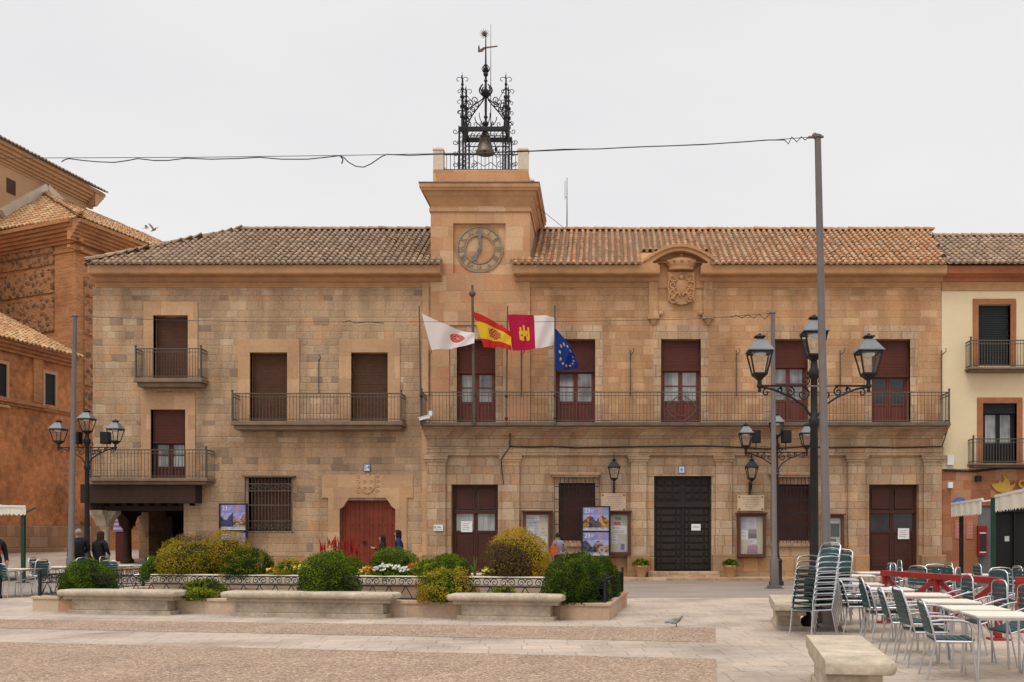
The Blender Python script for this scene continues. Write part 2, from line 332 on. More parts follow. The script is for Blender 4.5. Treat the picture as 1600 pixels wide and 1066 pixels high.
def tiles(mb, O, U, V, width, length, ok=None, w=.235, row=.33):
    O, U, V = Vector(O), Vector(U).normalized(), Vector(V).normalized(); Nn = U.cross(V).normalized()
    for i in range(int(width/w)+1):
        du = RN.gauss(0, .008)
        for j in range(int(length/row)+1):
            u = (i+.5)*w; v = j*row
            if ok and not ok(u, v + row*.4): continue
            r = .2+.8*RN.random(); r2 = .16*RN.random(); dv = RN.gauss(0, .016); t = RN.gauss(0, .008); jz = RN.gauss(0, .006)
            P = O + U*(u+du) + V*(v+dv); r0, r1, k = .080, .068, 5; l = row + .08
            a, b = [], []
            for q in range(k+1):
                g = PI*q/k
                a.append(P + U*(-r0*math.cos(g)+t) + Nn*(.034 + jz + r0*1.1*math.sin(g))); b.append(P + V*l + U*(-r1*math.cos(g)-t) + Nn*(.016 + r1*1.1*math.sin(g)))
            mb.grid([a, b], r)
            if j == 0: mb.face(a, .55)
            c0 = O + U*(i*w) + V*(v-.03); 
            ca = [c0 + U*(-.10) + Nn*.05, c0 + U*(-.045) + Nn*.012, c0 + U*.045 + Nn*.012, c0 + U*.10 + Nn*.05]
            mb.grid([ca, [p + V*l + Nn*(-.012) for p in ca]], r2)
    return mb
def ridge(mb, p0, p1, r=.10):
    p0, p1 = Vector(p0), Vector(p1); d = (p1-p0); n = int(d.length/.38)+1; d.normalize(); s = d.cross(Vector((0,0,1))).normalized(); up = s.cross(d); p0 = p0 + Vector((0,0,.05)); r *= 1.25
    for i in range(n):
        q = p0 + d*(i*.38); c = .3+.7*RN.random(); a = []; b = []; jz = RN.gauss(0, .008)
        for k in range(6):
            g = PI*k/5
            a.append(q + s*(-r*math.cos(g)) + up*(r*math.sin(g)+.02+jz)); b.append(q + d*.44 + s*(-r*.85*math.cos(g)) + up*(r*.85*math.sin(g)+.01+jz))
        mb.grid([a, b], c); mb.face(a, c)
def railing(parent, x0, x1, yf, yw, z0, z1, gap=.12, m='irong', deco=None, left=True, right=True, name='railing'):
    mb = MB(); w = .014
    def run(p, q):
        p, q = Vector(p), Vector(q); n = max(1, int((q-p).length/gap))
        for i in range(n+1):
            c = p.lerp(q, i/n); mb.bar((c.x, c.y, z0), (c.x, c.y, z1), w, w, up=(0,1,0))
        for zq, h in ((z1, .035), (z0+.07, .025), (z1-.12, .02)): mb.bar((p.x,p.y,zq), (q.x,q.y,zq), .03, h)
    run((x0, yf, 0), (x1, yf, 0))
    if left: run((x0, yf, 0), (x0, yw, 0))
    if right: run((x1, yf, 0), (x1, yw, 0))
    for x, f in ((x0, left), (x1, right)):
        if f: mb.bar((x, yf, z0), (x, yf, z1+.06), .05, .05, up=(0,1,0)); mb.ball((x, yf, z1+.1), .045, n=6)
    return mb.build(name, MT[m], parent)
def balcony(parent, px0, px1, pt, pb, pr, proj, m='cornd', gap=.12, under=True, left=True, right=True):
    yf = YF - proj; x0, x1 = xx(px0, yf), xx(px1, yf); zt, zb = zz(pt, yf), zz(pb, yf)
    mb = MB(); mb.box(x0-.05, x1+.05, yf-.06, YF, (zt+zb)/2, zt); mb.box(x0+.03, x1-.03, yf+.05, YF, zb, (zt+zb)/2-.003)
    o = mb.build('balcony', MT[m], parent, bevel=.02)
    railing(o, x0, x1, yf, YF-.03, zt, zz(pr, yf), gap, left=left, right=right); return o
def french(parent, x0, x1, z0, z1, y, zb, mw, mb_, mp='pane', rail=.45, mull=True, name='balcony_door'):
    """double-leaf glazed door with a roller blind drawn down to zb"""
    mb = MB(); w = .07; xm = (x0+x1)/2
    mb.box(x0, x0+w, y, y+.09, z0, z1); mb.box(x1-w, x1, y, y+.09, z0, z1); mb.box(x0+w, x1-w, y+.002, y+.088, z1-w, z1)
    for a, b in ((x0+w, xm-.003), (xm+.003, x1-w)):
        h = zb if zb < z1-.1 else z1-w
        mb.box(a, a+.075, y+.015, y+.075, z0, h); mb.box(b-.075, b, y+.015, y+.075, z0, h)
        zr = z0 + (h-z0)*rail
        mb.box(a+.075, b-.075, y+.02, y+.07, z0, z0+.1); mb.box(a+.075, b-.075, y+.02, y+.07, zr-.05, zr+.05); mb.box(a+.075, b-.075, y+.02, y+.07, h-.1, h)
        mb.box(a+.10, b-.10, y+.03, y+.06, z0+.13, zr-.08); mb.box(a+.08, b-.08, y+.045, y+.06, z0+.1, zr-.05)
        if mull: mb.box(a+.075, b-.075, y+.03, y+.06, zr+(h-zr)*.5-.02, zr+(h-zr)*.5+.02)
    o = mb.build(name, MT[mw], parent, bevel=.006)
    for a, b in ((x0+w, xm), (xm, x1-w)):
        h = zb if zb < z1-.1 else z1-w
        MB().box(a+.06, b-.06, y+.05, y+.062, z0+(h-z0)*rail, h-.08).build('pane', MT[mp], o)
    if zb < z1-.1:
        q = MB(); n = int((z1-zb)/.05)
        for i in range(n):
            za = zb + (z1-zb)*i/n; q.box(x0+.02, x1-.02, y-.075+(i%2)*.006, y-.05, za, za+(z1-zb)/n-.004)
        q.lathe([(.06, x0+.02), (.06, x1-.02)], n=8) if False else q.box(x0+.02, x1-.02, y-.11, y-.03, zb-.06, zb)
        q.build('roller_blind', MT[mb_], o)
    return o
def blind_window(parent, x0, x1, z0, z1, y, m, cols=2):
    mb = MB(); w = .06
    mb.box(x0, x0+w, y, y+.08, z0, z1); mb.box(x1-w, x1, y, y+.08, z0, z1); mb.box(x0+w, x1-w, y+.002, y+.08, z1-w, z1)
    o = mb.build('window', MT['mahogd'], parent); q = MB(); n = int((z1-z0)/.055)
    for i in range(n):
        za = z0 + (z1-z0)*i/n; q.box(x0+w*.5, x1-w*.5, y-.03+RN.random()*.008, y-.005, za, za+(z1-z0)/n-.006)
    q.build('roller_blind', MT[m], o); return o
def spiral(c, r0, r1, a0, a1, n=12, ax='xz'):
    c = Vector(c); P = []
    for i in range(n+1):
        t = i/n; a = a0 + (a1-a0)*t; r = r0 + (r1-r0)*t; u, v = r*math.cos(a), r*math.sin(a)
        P.append(c + (Vector((u,0,v)) if ax == 'xz' else Vector((0,u,v)) if ax == 'yz' else Vector((u,v,0))))
    return P
def H(px0, px1, pt, pb, y=YF): return (xx(px0,y), xx(px1,y), zz(pb,y), zz(pt,y))

# =====================================================================  TOWN HALL
TH = thing('town_hall', 'golden stone town hall with clock tower, long iron balcony and mahogany doors', 'town hall', (xx(1070), YF, 0))
XL, XR = xx(666), xx(1471)
ZB = zz(660, YF-.95)                                # balcony floor
up = [(*H(a, b, 530, 700)[:2], ZB, zz(530)) for a, b in ((714,774),(868,930),(1033,1095),(1205,1262),(1362,1422))]
mb = MB(); wall(mb, XL, XR, zz(712), 11.0, up, YF)
mb.box(XL, XL+.01, YF+.01, YF+11, 0, 11); mb.box(XR-.012, XR-.002, YF+.01, YF+11, 0, 11); mb.box(XL, XR, YF+11, YF+11.2, 0, 11)
mb.build('upper_wall', MT['ash'], TH)
gr = [H(705,778,757,890), H(873,930,755,845), H(1022,1112,743,892), H(1213,1265,757,845), H(1358,1436,757,893)]
gr = [(h[0], h[1], h[2] if i in (1,3) else .3, h[3]) for i, h in enumerate(gr)]
mb = MB(); wall(mb, XL, XR, zz(872), zz(712), gr, YF); mb.build('ground_floor_wall', MT['ashg'], TH)
mb = MB(); wall(mb, XL, XR, -.1, zz(872), [(h[0],h[1],.3,zz(872)) for i,h in enumerate(gr) if i not in (1,3)], YF-.04, .04)
for x0, x1 in ((XL,gr[0][0]),(gr[0][1],gr[2][0]),(gr[2][1],gr[4][0]),(gr[4][1],XR)): mb.face([(x0,YF-.04,zz(872)),(x1,YF-.04,zz(872)),(x1,YF,zz(872)+.02),(x0,YF,zz(872)+.02)])
mb.build('base_course', MT['plinth'], TH)
# pilasters, plinths, entablature
for a, b in ((668,697),(785,812),(985,1010),(1118,1143),(1324,1351),(1442,1470)):
    q = MB(); x0, x1 = xx(a), xx(b); q.box(x0, x1, YF-.12, YF+.05, .9, zz(722)); q.box(x0-.06, x1+.06, YF-.17, YF+.05, zz(722), zz(718)); q.box(x0-.1, x1+.1, YF-.22, YF+.05, zz(718), zz(712))
    q.build('pilaster', MT['ashg'], TH, bevel=.012)
    MB().box(x0-.12, x1+.12, YF-.24, YF+.05, 0, .9).build('pilaster_base', MT['plinth'], TH, bevel=.015)
q = MB(); za, zc, zd = zz(712), zz(702), zz(681)
q.profx(XL+.04, XR+.02, [(YF+.05,za),(YF-.14,za),(YF-.14,za+.1),(YF-.18,za+.11),(YF-.18,zc),(YF-.22,zc+.01),(YF-.22,zc+.05),(YF+.05,zc+.05)])
q.profx(XL+.04, XR+.02, [(YF+.05,zc+.05),(YF-.13,zc+.05),(YF-.13,zd),(YF+.05,zd)])
for px in (680, 742, 798, 862, 935, 997, 1065, 1130, 1195, 1262, 1336, 1395, 1456): q.box(xx(px)-.035, xx(px)+.035, YF-.165, YF-.1, zc+.055, zd-.002)
q.profx(XL-.05, XR+.08, [(YF+.05,zd),(YF-.2,zd),(YF-.27,zd+.1),(YF-.45,zd+.2),(YF-.62,zd+.28),(YF-.66,zd+.36),(YF-.66,ZB-.13),(YF+.05,ZB-.13)])
q.build('entablature', MT['ashg'], TH)
yb = YF-.95
q = MB(); q.box(xx(657,yb), xx(1485,yb), yb-.05, YF, ZB-.125, ZB); bal = q.build('balcony', MT['slab'], TH, bevel=.02)
railing(bal, xx(659,yb), xx(1483,yb), yb, YF-.03, ZB, zz(613,yb), .125)
q = MB()                                            # wrought emblem on the balcony front
ex, ez = xx(1065,yb), ZB+.5
for s in (-1, 1):
    q.tube([(ex+s*(.10+.42*math.sin(t*PI/9)), yb-.03, ez-.46+t*.1) for t in range(10)], .02, 5)
    for k in range(3): q.tube(spiral((ex+s*(.52-.05*k), yb-.03, ez-.25+.22*k), .13, .03, 0, s*8, 14), .012, 4)
q.tube([(ex+.28*math.cos(a*PI/10), yb-.03, ez+.28*math.sin(a*PI/10)) for a in range(21)], .016, 5)
q.build('wrought_emblem', MT['irong'], bal)
for i, h in enumerate(up):
    surround(TH, (h[0], h[1], h[2], h[3]), .28, 'ashg', .5, .015)
    french(TH, h[0], h[1], h[2]+.02, h[3]-.02, YF+.27, zz((580,578,576,571,586)[i]), 'mahog', 'blindr', 'pane' if i != 4 else 'paned', .42)
for i in (0, 4):                                     # glazed street doors with paper notices
    h = gr[i]; o = french(TH, h[0], h[1], h[2]+.02, h[3]-.02, YF+.28, 99, 'mahogd', 'blind', 'pane' if i == 0 else 'paned', .46, name='street_door')
    for s in o.children:
        if i == 0: pass
    q = MB(); xm = (h[0]+h[1])/2
    x0 = h[0]+.32 if i == 0 else xm+.22; zq = zz(823 if i == 0 else 834)
    q.box(x0, x0+.42, YF+.262, YF+.266, zq-.2, zq+.2, col=(.8,.8,.79))
    for k in range(4): q.box(x0+.06, x0+.34-.05*(k%2), YF+.258, YF+.261, zq+.1-k*.07, zq+.115-k*.07, col=(.25,.25,.28))
    q.build('paper_notice', MT['v'], o)
    # heavy fixed transom above the leaves
    MB().box(h[0]+.07, h[1]-.07, YF+.24, YF+.36, zz(800)-.06, zz(800)+.06).build('transom', MT['mahogd'], o, bevel=.01)
    q = MB()
    for a, b in ((h[0]+.16, xm-.1), (xm+.1, h[1]-.16)): q.box(a, b, YF+.255, YF+.33, zz(800)+.12, h[3]-.14)
    q.build('transom_panel', MT['mahogd'], o)
for i, (a, b) in ((1, (863, 936)), (3, (1203, 1272))):     # barred windows under a stone hood
    h = gr[i]; x0, x1 = xx(a), xx(b)
    q = MB(); q.box(x0-.06, x1+.06, YF-.3, YF+.02, zz(742)-.02, zz(742)+.07); q.box(x0, x1, YF-.24, YF+.02, zz(742)-.1, zz(742)-.022)
    q.box(h[0]-.2, h[0], YF-.06, YF+.1, h[2]-.1, zz(742)-.1); q.box(h[1], h[1]+.2, YF-.06, YF+.1, h[2]-.1, zz(742)-.1); q.box(h[0], h[1], YF-.06, YF+.1, h[3], zz(742)-.1)
    q.box(h[0]-.25, h[1]+.25, YF-.12, YF+.1, h[2]-.22, h[2]-.1)
    q.build('stone_surround', MT['ashg'], TH, bevel=.015)
    w = MB().box(h[0], h[1], YF+.22, YF+.26, h[2], h[3]).build('window', MT['mahogd'], TH)
    q = MB()
    for k in range(9): x = h[0]+(h[1]-h[0])*(k+.5)/9; q.bar((x, YF-.2, h[2]-.08), (x, YF-.2, zz(742)-.1), .022, .022, up=(0,1,0))
    for k in range(5): z = h[2]+(h[3]-h[2])*(k+.3)/4.6; q.bar((h[0]-.14, YF-.2, z), (h[1]+.14, YF-.2, z), .012, .03)
    for sx in (h[0]-.15, h[1]+.15): q.bar((sx, YF-.2, h[2]-.08), (sx, YF-.2, zz(742)-.1), .02, .02, up=(0,1,0)); q.bar((sx, YF-.2, h[2]), (sx, YF+.1, h[2]), .02, .02); q.bar((sx, YF-.2, h[3]), (sx, YF+.1, h[3]), .02, .02)
    q.build('window_grille', MT['iron'], w)
h = gr[2]; xm = (h[0]+h[1])/2; y = YF+.25              # coffered main door
q = MB(); q.box(h[0], h[1], y, y+.1, h[2], h[3]); zt = zz(789)
for a, b in ((h[0]+.04, xm-.02), (xm+.02, h[1]-.04)):
    q.box(a-.02, b+.02, y-.09, y-.002, zt-.08, zt+.08)
    w = b-a
    for r in range(3):
        for c in range(3):
            cx, cz = a+w*(.2+.3*c), zt+.2+r*(h[3]-zt-.3)/3+.1
            q.box(cx-w*.12, cx+w*.12, y-.045, y-.001, cz-.1, cz+.1); q.box(cx-w*.07, cx+w*.07, y-.07, y-.046, cz-.05, cz+.05)
    n = 9; sh = (zt-.14-h[2])/n
    for r in range(n):
        zc = h[2]+sh*(r+.5)
        for f, g in ((.06, .2), (.24, .76), (.8, .94)): q.box(a+w*f, a+w*g, y-.05-.01*(r%2), y-.001, zc-sh*.33, zc+sh*.33)
    q.box(a-.03 if a < xm-.1 else a-.02, a+.03, y-.06, y-.003, h[2], zt-.082)
dr = q.build('main_door', MT['oak'], TH, bevel=.008)
q = MB(); x0 = xx(1080, y); q.box(x0, x0+.34, y-.075, y-.07, zz(829,y), zz(819,y), col=(.82,.82,.8))
for k in range(2): q.box(x0+.06, x0+.28, y-.079, y-.076, zz(825,y)+.05*k, zz(825,y)+.018+.05*k, col=(.3,.3,.32))
q.build('paper_notice', MT['v'], dr)
MB().box(h[0], h[1], y-.02, y+.12, h[3]-.06, h[3]).build('door_head', MT['oak'], dr)
MB().box(h[0]-.25, h[1]+.25, YF-.45, YF+.3, .05, .3).build('door_step', MT['ashg'], TH, bevel=.02)
q = MB(); q.prism([(h[0]-.3,h[3]+.0),(h[1]+.3,h[3]),(h[1]+.3,zz(728)),(h[0]-.3,zz(728))], YF-.03, YF+.05); q.build('lintel', MT['trim'] if 0 else MT['ashg'], TH, bevel=.02)
# cornice and roof
CPROF = [(YF+.1,10.72),(YF-.04,10.72),(YF-.04,10.78),(YF-.02,10.79),(YF-.02,10.9),(YF-.1,10.92),(YF-.14,10.95),(YF-.16,11.07),(YF-.48,11.08),(YF-.52,11.13),(YF-.54,11.4),(YF+.1,11.4)]
xa, xb, xc = xx(803,YF-.45), xx(1007,YF-.45), xx(1119,YF-.45)
q = MB(); q.profx(xa, xb+.55, CPROF); q.profx(xc-.55, XR+.02, CPROF); q.box(xa, xb+.5, YF-.42, YF-.2, 11.402, 11.5); q.box(xc-.5, XR, YF-.42, YF-.2, 11.402, 11.5); q.build('cornice', MT['corn'], TH)
PT = math.atan(.62); ye, ze, DR = YF-.6, 11.40, 3.98
V0 = (0, math.cos(PT), math.sin(PT)); ln = DR/math.cos(PT); zr = ze + DR*.62
fx0, fx1 = xx(1010,YF-.3), xx(1119,YF-.3)
def okT(u, v):
    x = xa + u; yy = ye + v*math.cos(PT)
    if x < xx(829)+.12 and yy > YF-.15: return False
    if fx0 < x < fx1 and yy < YF+.75: return False
    return x < XR + .05 + .75*v/ln
mb = tiles(MB(), (xa-.05, ye, ze), (1,0,0), V0, XR+1-xa, ln, okT)
x0 = xx(829)
mb.face([(x0,YF-.3,ze+.15),(XR,YF-.3,ze+.15),(XR+.7,ye+DR,zr),(x0,ye+DR,zr)], .5); mb.face([(x0,ye+DR,zr),(XR+.7,ye+DR,zr),(XR+.7,YF+10.5,ze),(x0,YF+10.5,ze)], .5)
mb.face([(XR,YF-.3,ze+.15),(XR,YF+10,ze),(XR+.7,ye+DR,zr)], .5)
ro = mb.build('roof', MT['tile_new'], TH)
mb = MB(); ridge(mb, (x0, ye+DR, zr-.02), (XR+.75, ye+DR, zr-.02)); mb.build('ridge_tiles', MT['tile_new'], ro)
# arched pediment with the coat of arms
cx = xx(1064,YF-.3); hw = (xc-xb)/2; cx = (xb+xc)/2
q = MB(); n = 16; yp = YF-.42
def arc(r, rise, z0): return [(cx - r + 2*r*i/n, z0 + rise*math.sin(PI*(.12+.76*i/n))/1.0 - rise*math.sin(PI*.12)) for i in range(n+1)]
o_ = arc(hw, .84, zz(409,yp)); i_ = arc(hw-.30, .64, zz(409,yp))
for k in range(n):
    q.prism([o_[k], o_[k+1], i_[k+1], i_[k]], yp, YF+.6)
q.prism([(cx-hw, zz(430,yp)), (cx-hw+.36, zz(430,yp)), i_[0], o_[0]], yp+.003, YF+.4); q.prism([(cx+hw, zz(430,yp)), (cx+hw-.36, zz(430,yp)), i_[-1], o_[-1]], yp+.003, YF+.4)
for k in range(n):
    q.prism([(o_[k][0]-.03,o_[k][1]), (o_[k+1][0]+.03,o_[k+1][1]), (o_[k+1][0]+.03,o_[k+1][1]+.1), (o_[k][0]-.03,o_[k][1]+.1)], yp-.06-.002*(k%2), YF+.6)
q.prism(i_ + [(cx+hw-.30, 10.7), (cx-hw+.30, 10.7)], YF-.033, YF+.5)
pd = q.build('pediment', MT['corn'], TH)
for a, b in ((1014,1028),(1099,1113)):
    q = MB(); x0, x1 = xx(a), xx(b); q.box(x0, x1, YF-.07, YF+.02, zz(492), zz(440)); q.box(x0-.04, x1+.04, YF-.10, YF+.02, zz(499), zz(492)); q.pyr(((x0+x1)/2, YF-.0, 0), .1, .24, zz(508), zz(500))
    q.ball(((x0+x1)/2+(.27 if a < 1060 else -.27), YF-.03, zz(490)), .10, n=8)
    q.build('pilaster_strip', MT['ash'], TH)
q = MB(); sx = xx(1064); sw = .50; zt, zb_ = zz(427), zz(477)
pl = [(sx-sw,zt),(sx+sw,zt),(sx+sw,zb_+.25)] + [(sx+sw*.9-sw*.9*i/6*1.0, zb_+.12-.12*math.sin(PI*i/12)-.02*(i==6)) for i in range(7)] + [(sx-sw*.9*i/6, zb_+.12-.12*math.sin(PI*(6-i)/12)) for i in range(1,7)] + [(sx-sw,zb_+.25)]
q.prism(pl, YF-.14, YF+.02)
for s in (-1, 1):
    for k in range(4): q.tube(spiral((sx+s*.3, YF-.16, zt-.22-.26*k), .15, .04, s*.5, s*7, 12), .034, 6)
    q.tube([(sx+s*(.46-.02*math.sin(k)), YF-.15, zt-.05-k*.1) for k in range(11)], .035, 6)
    q.tube([(sx+s*(.05+.05*k), YF-.17, zb_+.3+.12*math.sin(k*.8)) for k in range(8)], .04, 6)
q.ball((sx, YF-.15, zt-.55), .2, .08, .3, n=8); q.ball((sx, YF-.16, zt-.2), .1, .08, .12, n=6)
ca = q.build('coat_of_arms', MT['corn'], TH, smooth=True)
q = MB(); cz = zz(424)                                # crown over the shield
q.lathe([(.46,cz),(.5,cz+.05),(.46,cz+.1),(.5,cz+.14),(.60,cz+.27),(.52,cz+.38),(.3,cz+.46),(.06,cz+.5)], (sx, YF-.12, 0), 20, 1, .45)
for k in range(7): a = -PI*(k/6); q.ball((sx+.55*math.cos(a), YF-.12+.27*math.sin(a), cz+.3), .06, n=6)
q.ball((sx, YF-.12, cz+.55), .07, n=6); q.build('crown', MT['corn'], ca, smooth=True)
# iron awning rods beside the balcony doors
for px in (671, 815, 985, 1150, 1312, 1470):
    q = MB(); x = xx(px); q.tube([(x, YF-.08, ZB+1.05), (x, YF-.08, zz(548))], .022, 5); q.tube([(x, YF-.08, zz(556)), (x+.12, YF-.2, zz(551)), (x+.1, YF-.24, zz(546))], .018, 4); q.tube([(x, YF-.08, ZB+1.2), (x, YF+.02, ZB+1.2)], .018, 4); q.tube([(x, YF-.08, zz(560)), (x, YF+.02, zz(560))], .018, 4)
    q.build('awning_rod', MT['irong'], TH)

# clock tower
TL, TR = xx(673, YF-.06), xx(828, YF-.06); TF = YF-.06; TD = TR-TL; tc = (TL+TR)/2; ty = TF+TD/2
ch = (xx(708,TF), xx(790,TF), zz(427,TF), zz(349,TF))
mb = MB(); wall(mb, TL, TR, zz(700), 13.75, [ch], TF, .14)
mb.box(TL, TL+.02, TF+.003, TF+TD, 5, 13.75); mb.box(TR-.02, TR, TF+.003, TF+TD, 5, 13.75); mb.box(TL, TR, TF+TD, TF+TD+.02, 9, 13.75)
mb.box(TL-.05, TR+.05, TF-.05, TF+TD+.05, zz(331,TF), zz(326,TF))
# upper-balcony door recess stays open below the tower: only build the face above it
tw = MB(); d0 = up[0]
wall(tw, TL, TR, zz(700), 13.75, [ch, (d0[0]-.28, d0[1]+.28, zz(700), d0[3]+.5)], TF, .14)
tw.box(TL, TL+.02, TF+.003, TF+TD, 5, 13.75); tw.box(TR-.02, TR, TF+.003, TF+TD, 10, 13.75); tw.box(TL, TR, TF+TD, TF+TD+.02, 9, 13.75)
tw.box(TL-.05, TR+.05, TF-.05, TF+TD+.05, zz(331,TF), zz(326,TF))
tw.box(ch[0]+.001, ch[1]-.001, TF+.13, TF+.16, ch[2], ch[3])
tow = tw.build('clock_tower', MT['tow'], TH)
q = MB(); c = (tc, ty, 0)
q.pyr(c, TD+.02, TD+.1, 13.7, 13.8); q.pyr(c, TD+.1, TD+.3, 13.8, 14.02); q.pyr(c, TD+.34, TD+.48, 14.02, 14.18); q.pyr(c, TD+.62, TD+.66, 14.18, 14.28); q.pyr(c, TD+.72, TD+.72, 14.28, 14.42); q.pyr(c, TD+.68, TD+.1, 14.46, 14.56)
q.build('tower_cornice', MT['corn'], tow)
MB().pyr(c, TD+.76, TD+.76, 14.422, 14.458).build('lead_edge', MT['slab'], tow)
MB().pyr(c, TD-.14, TD-.14, 14.5, zz(264,TF)).build('parapet', MT['tow'], tow, bevel=.02)
zp = zz(264,TF)
for a in (-1, 1):
    for b in (-1, 1):
        q = MB(); p = (tc+a*(TD/2-.26), ty+b*(TD/2-.26), 0); q.pyr(p, .37, .37, zp, zp+.72); q.pyr(p, .42, .4, zp+.72, zp+.78); q.pyr(p, .4, .2, zp+.78, zp+.88)
        q.build('parapet_post', MT['white_stone'], tow, bevel=.015)
q = MB(); e = TD/2-.26
for (p0, p1) in (((-1,-1),(1,-1)), ((1,-1),(1,1)), ((1,1),(-1,1)), ((-1,1),(-1,-1))):
    P0 = Vector((tc+p0[0]*e, ty+p0[1]*e, 0)); P1 = Vector((tc+p1[0]*e, ty+p1[1]*e, 0)); n = 22
    for k in range(n+1): w = P0.lerp(P1, k/n); q.bar((w.x,w.y,zp), (w.x,w.y,zp+.62), .02, .02, up=(0,1,0))
    for z in (zp+.62, zp+.07): q.bar((P0.x,P0.y,z), (P1.x,P1.y,z), .035, .03)
q.build('parapet_railing', MT['iron'], tow)
# clock
ccx, ccz, cy = (ch[0]+ch[1])/2, zz(388,TF), TF+.13
q = MB(); n = 48
def ring(q, r0, r1, y0, y1):
    for k in range(n):
        a, b = 2*PI*k/n, 2*PI*(k+1)/n
        P = lambda r, t, y: (ccx+r*math.cos(t), y, ccz+r*math.sin(t))
        q.face([P(r0,a,y0),P(r1,a,y0),P(r1,b,y0),P(r0,b,y0)]); q.face([P(r1,a,y0),P(r1,a,y1),P(r1,b,y1),P(r1,b,y0)]); q.face([P(r0,a,y0),P(r0,b,y0),P(r0,b,y1),P(r0,a,y1)])
ring(q, .80, .87, cy-.05, cy); ring(q, .50, .56, cy-.05, cy); ring(q, .56, .80, cy-.02, cy)
ck = q.build('clock', MT['clockring'], tow)
q = MB(); ring(q, .585, .775, cy-.026, cy-.005); q.build('dial', plain('tan clock dial', (.40,.27,.15), .85, .2, 6.0), ck)
q = MB()
for i, s in enumerate(['XII','I','II','III','IIII','V','VI','VII','VIII','IX','X','XI']):
    a = -2*PI*i/12
    text(q, s, .30, Matrix.Translation((ccx, cy-.036, ccz)) @ Matrix.Rotation(-a, 4, 'Y') @ Matrix.Translation((0,0,.68)) @ Matrix.Rotation(PI/2, 4, 'X') @ Matrix.Diagonal((.8 if len(s) < 4 else .62, .95, 1, 1)), depth=.01)
q.build('numerals', MT['clockring'], ck)
for nm, a, l, w in (('minute_hand', PI/2, .74, .05), ('hour_hand', PI/2-2*PI*7/12, .56, .06)):
    q = MB(); d = Vector((math.cos(a), 0, math.sin(a))); s = Vector((-d.z, 0, d.x)); o0 = Vector((ccx, cy-.07-(.02 if l > .6 else 0), ccz))
    pts = [o0 - d*.12 + s*w*.6, o0 - d*.12 - s*w*.6, o0 + d*l*.55 - s*w, o0 + d*l*.7 - s*w*1.9, o0 + d*l, o0 + d*l*.7 + s*w*1.9, o0 + d*l*.55 + s*w]
    q.face(pts); q.face([p + Vector((0,.015,0)) for p in pts][::-1]); q.ball(o0, .07, .02, .07, n=8); q.build(nm, MT['clockhand'], ck)

# iron bell cage, bell
BC = thing('bell_cage', 'wrought iron bell cage with pinnacles, scrolled ogee arches and weathervane on the tower', 'bell cage', (tc-.02, ty, zp))
bx, by = tc-.02, ty; hs = .83; hy = .5; z1, z2 = 16.82, 17.16
fr = MB()
for a in (-1, 1):
    for b in (-1, 1):
        q = MB(); X, Y = bx+a*hs, by+b*hy; w = .12
        for c_ in (-1, 1):
            for d_ in (-1, 1): q.bar((X+c_*w, Y+d_*w, zp), (X+c_*w, Y+d_*w, z2), .032, .032, up=(0,1,0))
        k = 0; z = zp+.05
        while z < z2-.15:
            for s in (-1, 1):
                q.bar((X-w, Y+s*w, z), (X+w, Y+s*w, z+.17), .014, .014); q.bar((X+s*w, Y-w, z), (X+s*w, Y+w, z+.17), .014, .014)
            z += .17
        for k in range(5):
            q.tube(spiral((X+a*.27, Y, zp+.25+.42*k), .11, .03, PI if a > 0 else 0, (PI if a > 0 else 0) + a*7, 12), .014, 4)
        q.build('cage_post', MT['iron'], BC)
        q = MB(); q.tube([(X, Y, z2), (X, Y, 18.95)], [.055, .03], 6); q.tube([(X, Y, 18.9), (X, Y, 19.25)], [.03, .004], 5)
        for z in (17.55, 17.95, 18.3): q.ball((X, Y, z), .095, .095, .08, n=6)
        for z in (18.62, 18.78): q.ball((X, Y, z), .06, n=6)
        for s in (-1, 1):
            for z, r in ((18.95, .14), (18.5, .11), (18.1, .12), (17.7, .12)):
                q.tube(spiral((X+s*r, Y, z), r, .03, PI if s > 0 else 0, (PI if s > 0 else 0) - s*5.2, 10), .013, 4); q.tube(spiral((X, Y+s*r, z), r, .03, PI if s > 0 else 0, (PI if s > 0 else 0) - s*5.2, 10, 'yz'), .013, 4)
        q.build('pinnacle', MT['iron'], BC)
for s in (-1, 1):
    fr.box(bx-hs-.14, bx+hs+.14, by+s*hy-.05, by+s*hy+.05, z2-.16, z2); fr.box(bx+s*hs-.05, bx+s*hs+.05, by-hy+.05, by+hy-.05, z2-.15, z2-.01); fr.bar((bx-hs,by+s*hy,z1),(bx+hs,by+s*hy,z1),.03,.03); [fr.bar((bx-hs+.14*k,by+s*hy,z1),(bx-hs+.14*(k+1),by+s*hy,z2-.15),.015,.015) for k in range(11)]
    for k in range(6):
        x = bx-hs+.25+k*.23; fr.tube(spiral((x, by+s*hy, z2+.1), .1, .02, -PI/2, 5 if k < 3 else -8, 12), .014, 4)
        if k < 5: fr.tube(spiral((x+.1, by+s*hy, z1-.12), .1, .03, PI/2, 7, 12), .013, 4)
    pass
    for k in range(2):
        for t in (-1, 1): fr.tube(spiral((bx+t*.24, by+s*hy, zp+.3), .2, .04, PI/2, PI/2 - t*9, 18), .016, 4)
    fr.tube([(bx-.5, by+s*hy, zp+.55), (bx-.25, by+s*hy, zp+.75), (bx, by+s*hy, zp+.6), (bx+.25, by+s*hy, zp+.75), (bx+.5, by+s*hy, zp+.55)], .016, 4)
    for t in (-1, 1): fr.tube(spiral((bx+t*(hs-.3), by+s*hy, zp+1.05), .15, .03, PI/2, PI/2 + t*8, 14), .014, 4)
fr.bar((bx, by-hy, z1+.15), (bx, by+hy, z1+.15), .12, .14)
fr.build('cage_beam', MT['iron'], BC)
q = MB(); apex = 18.62                                # ogee ribs rising from the four corners to the crown
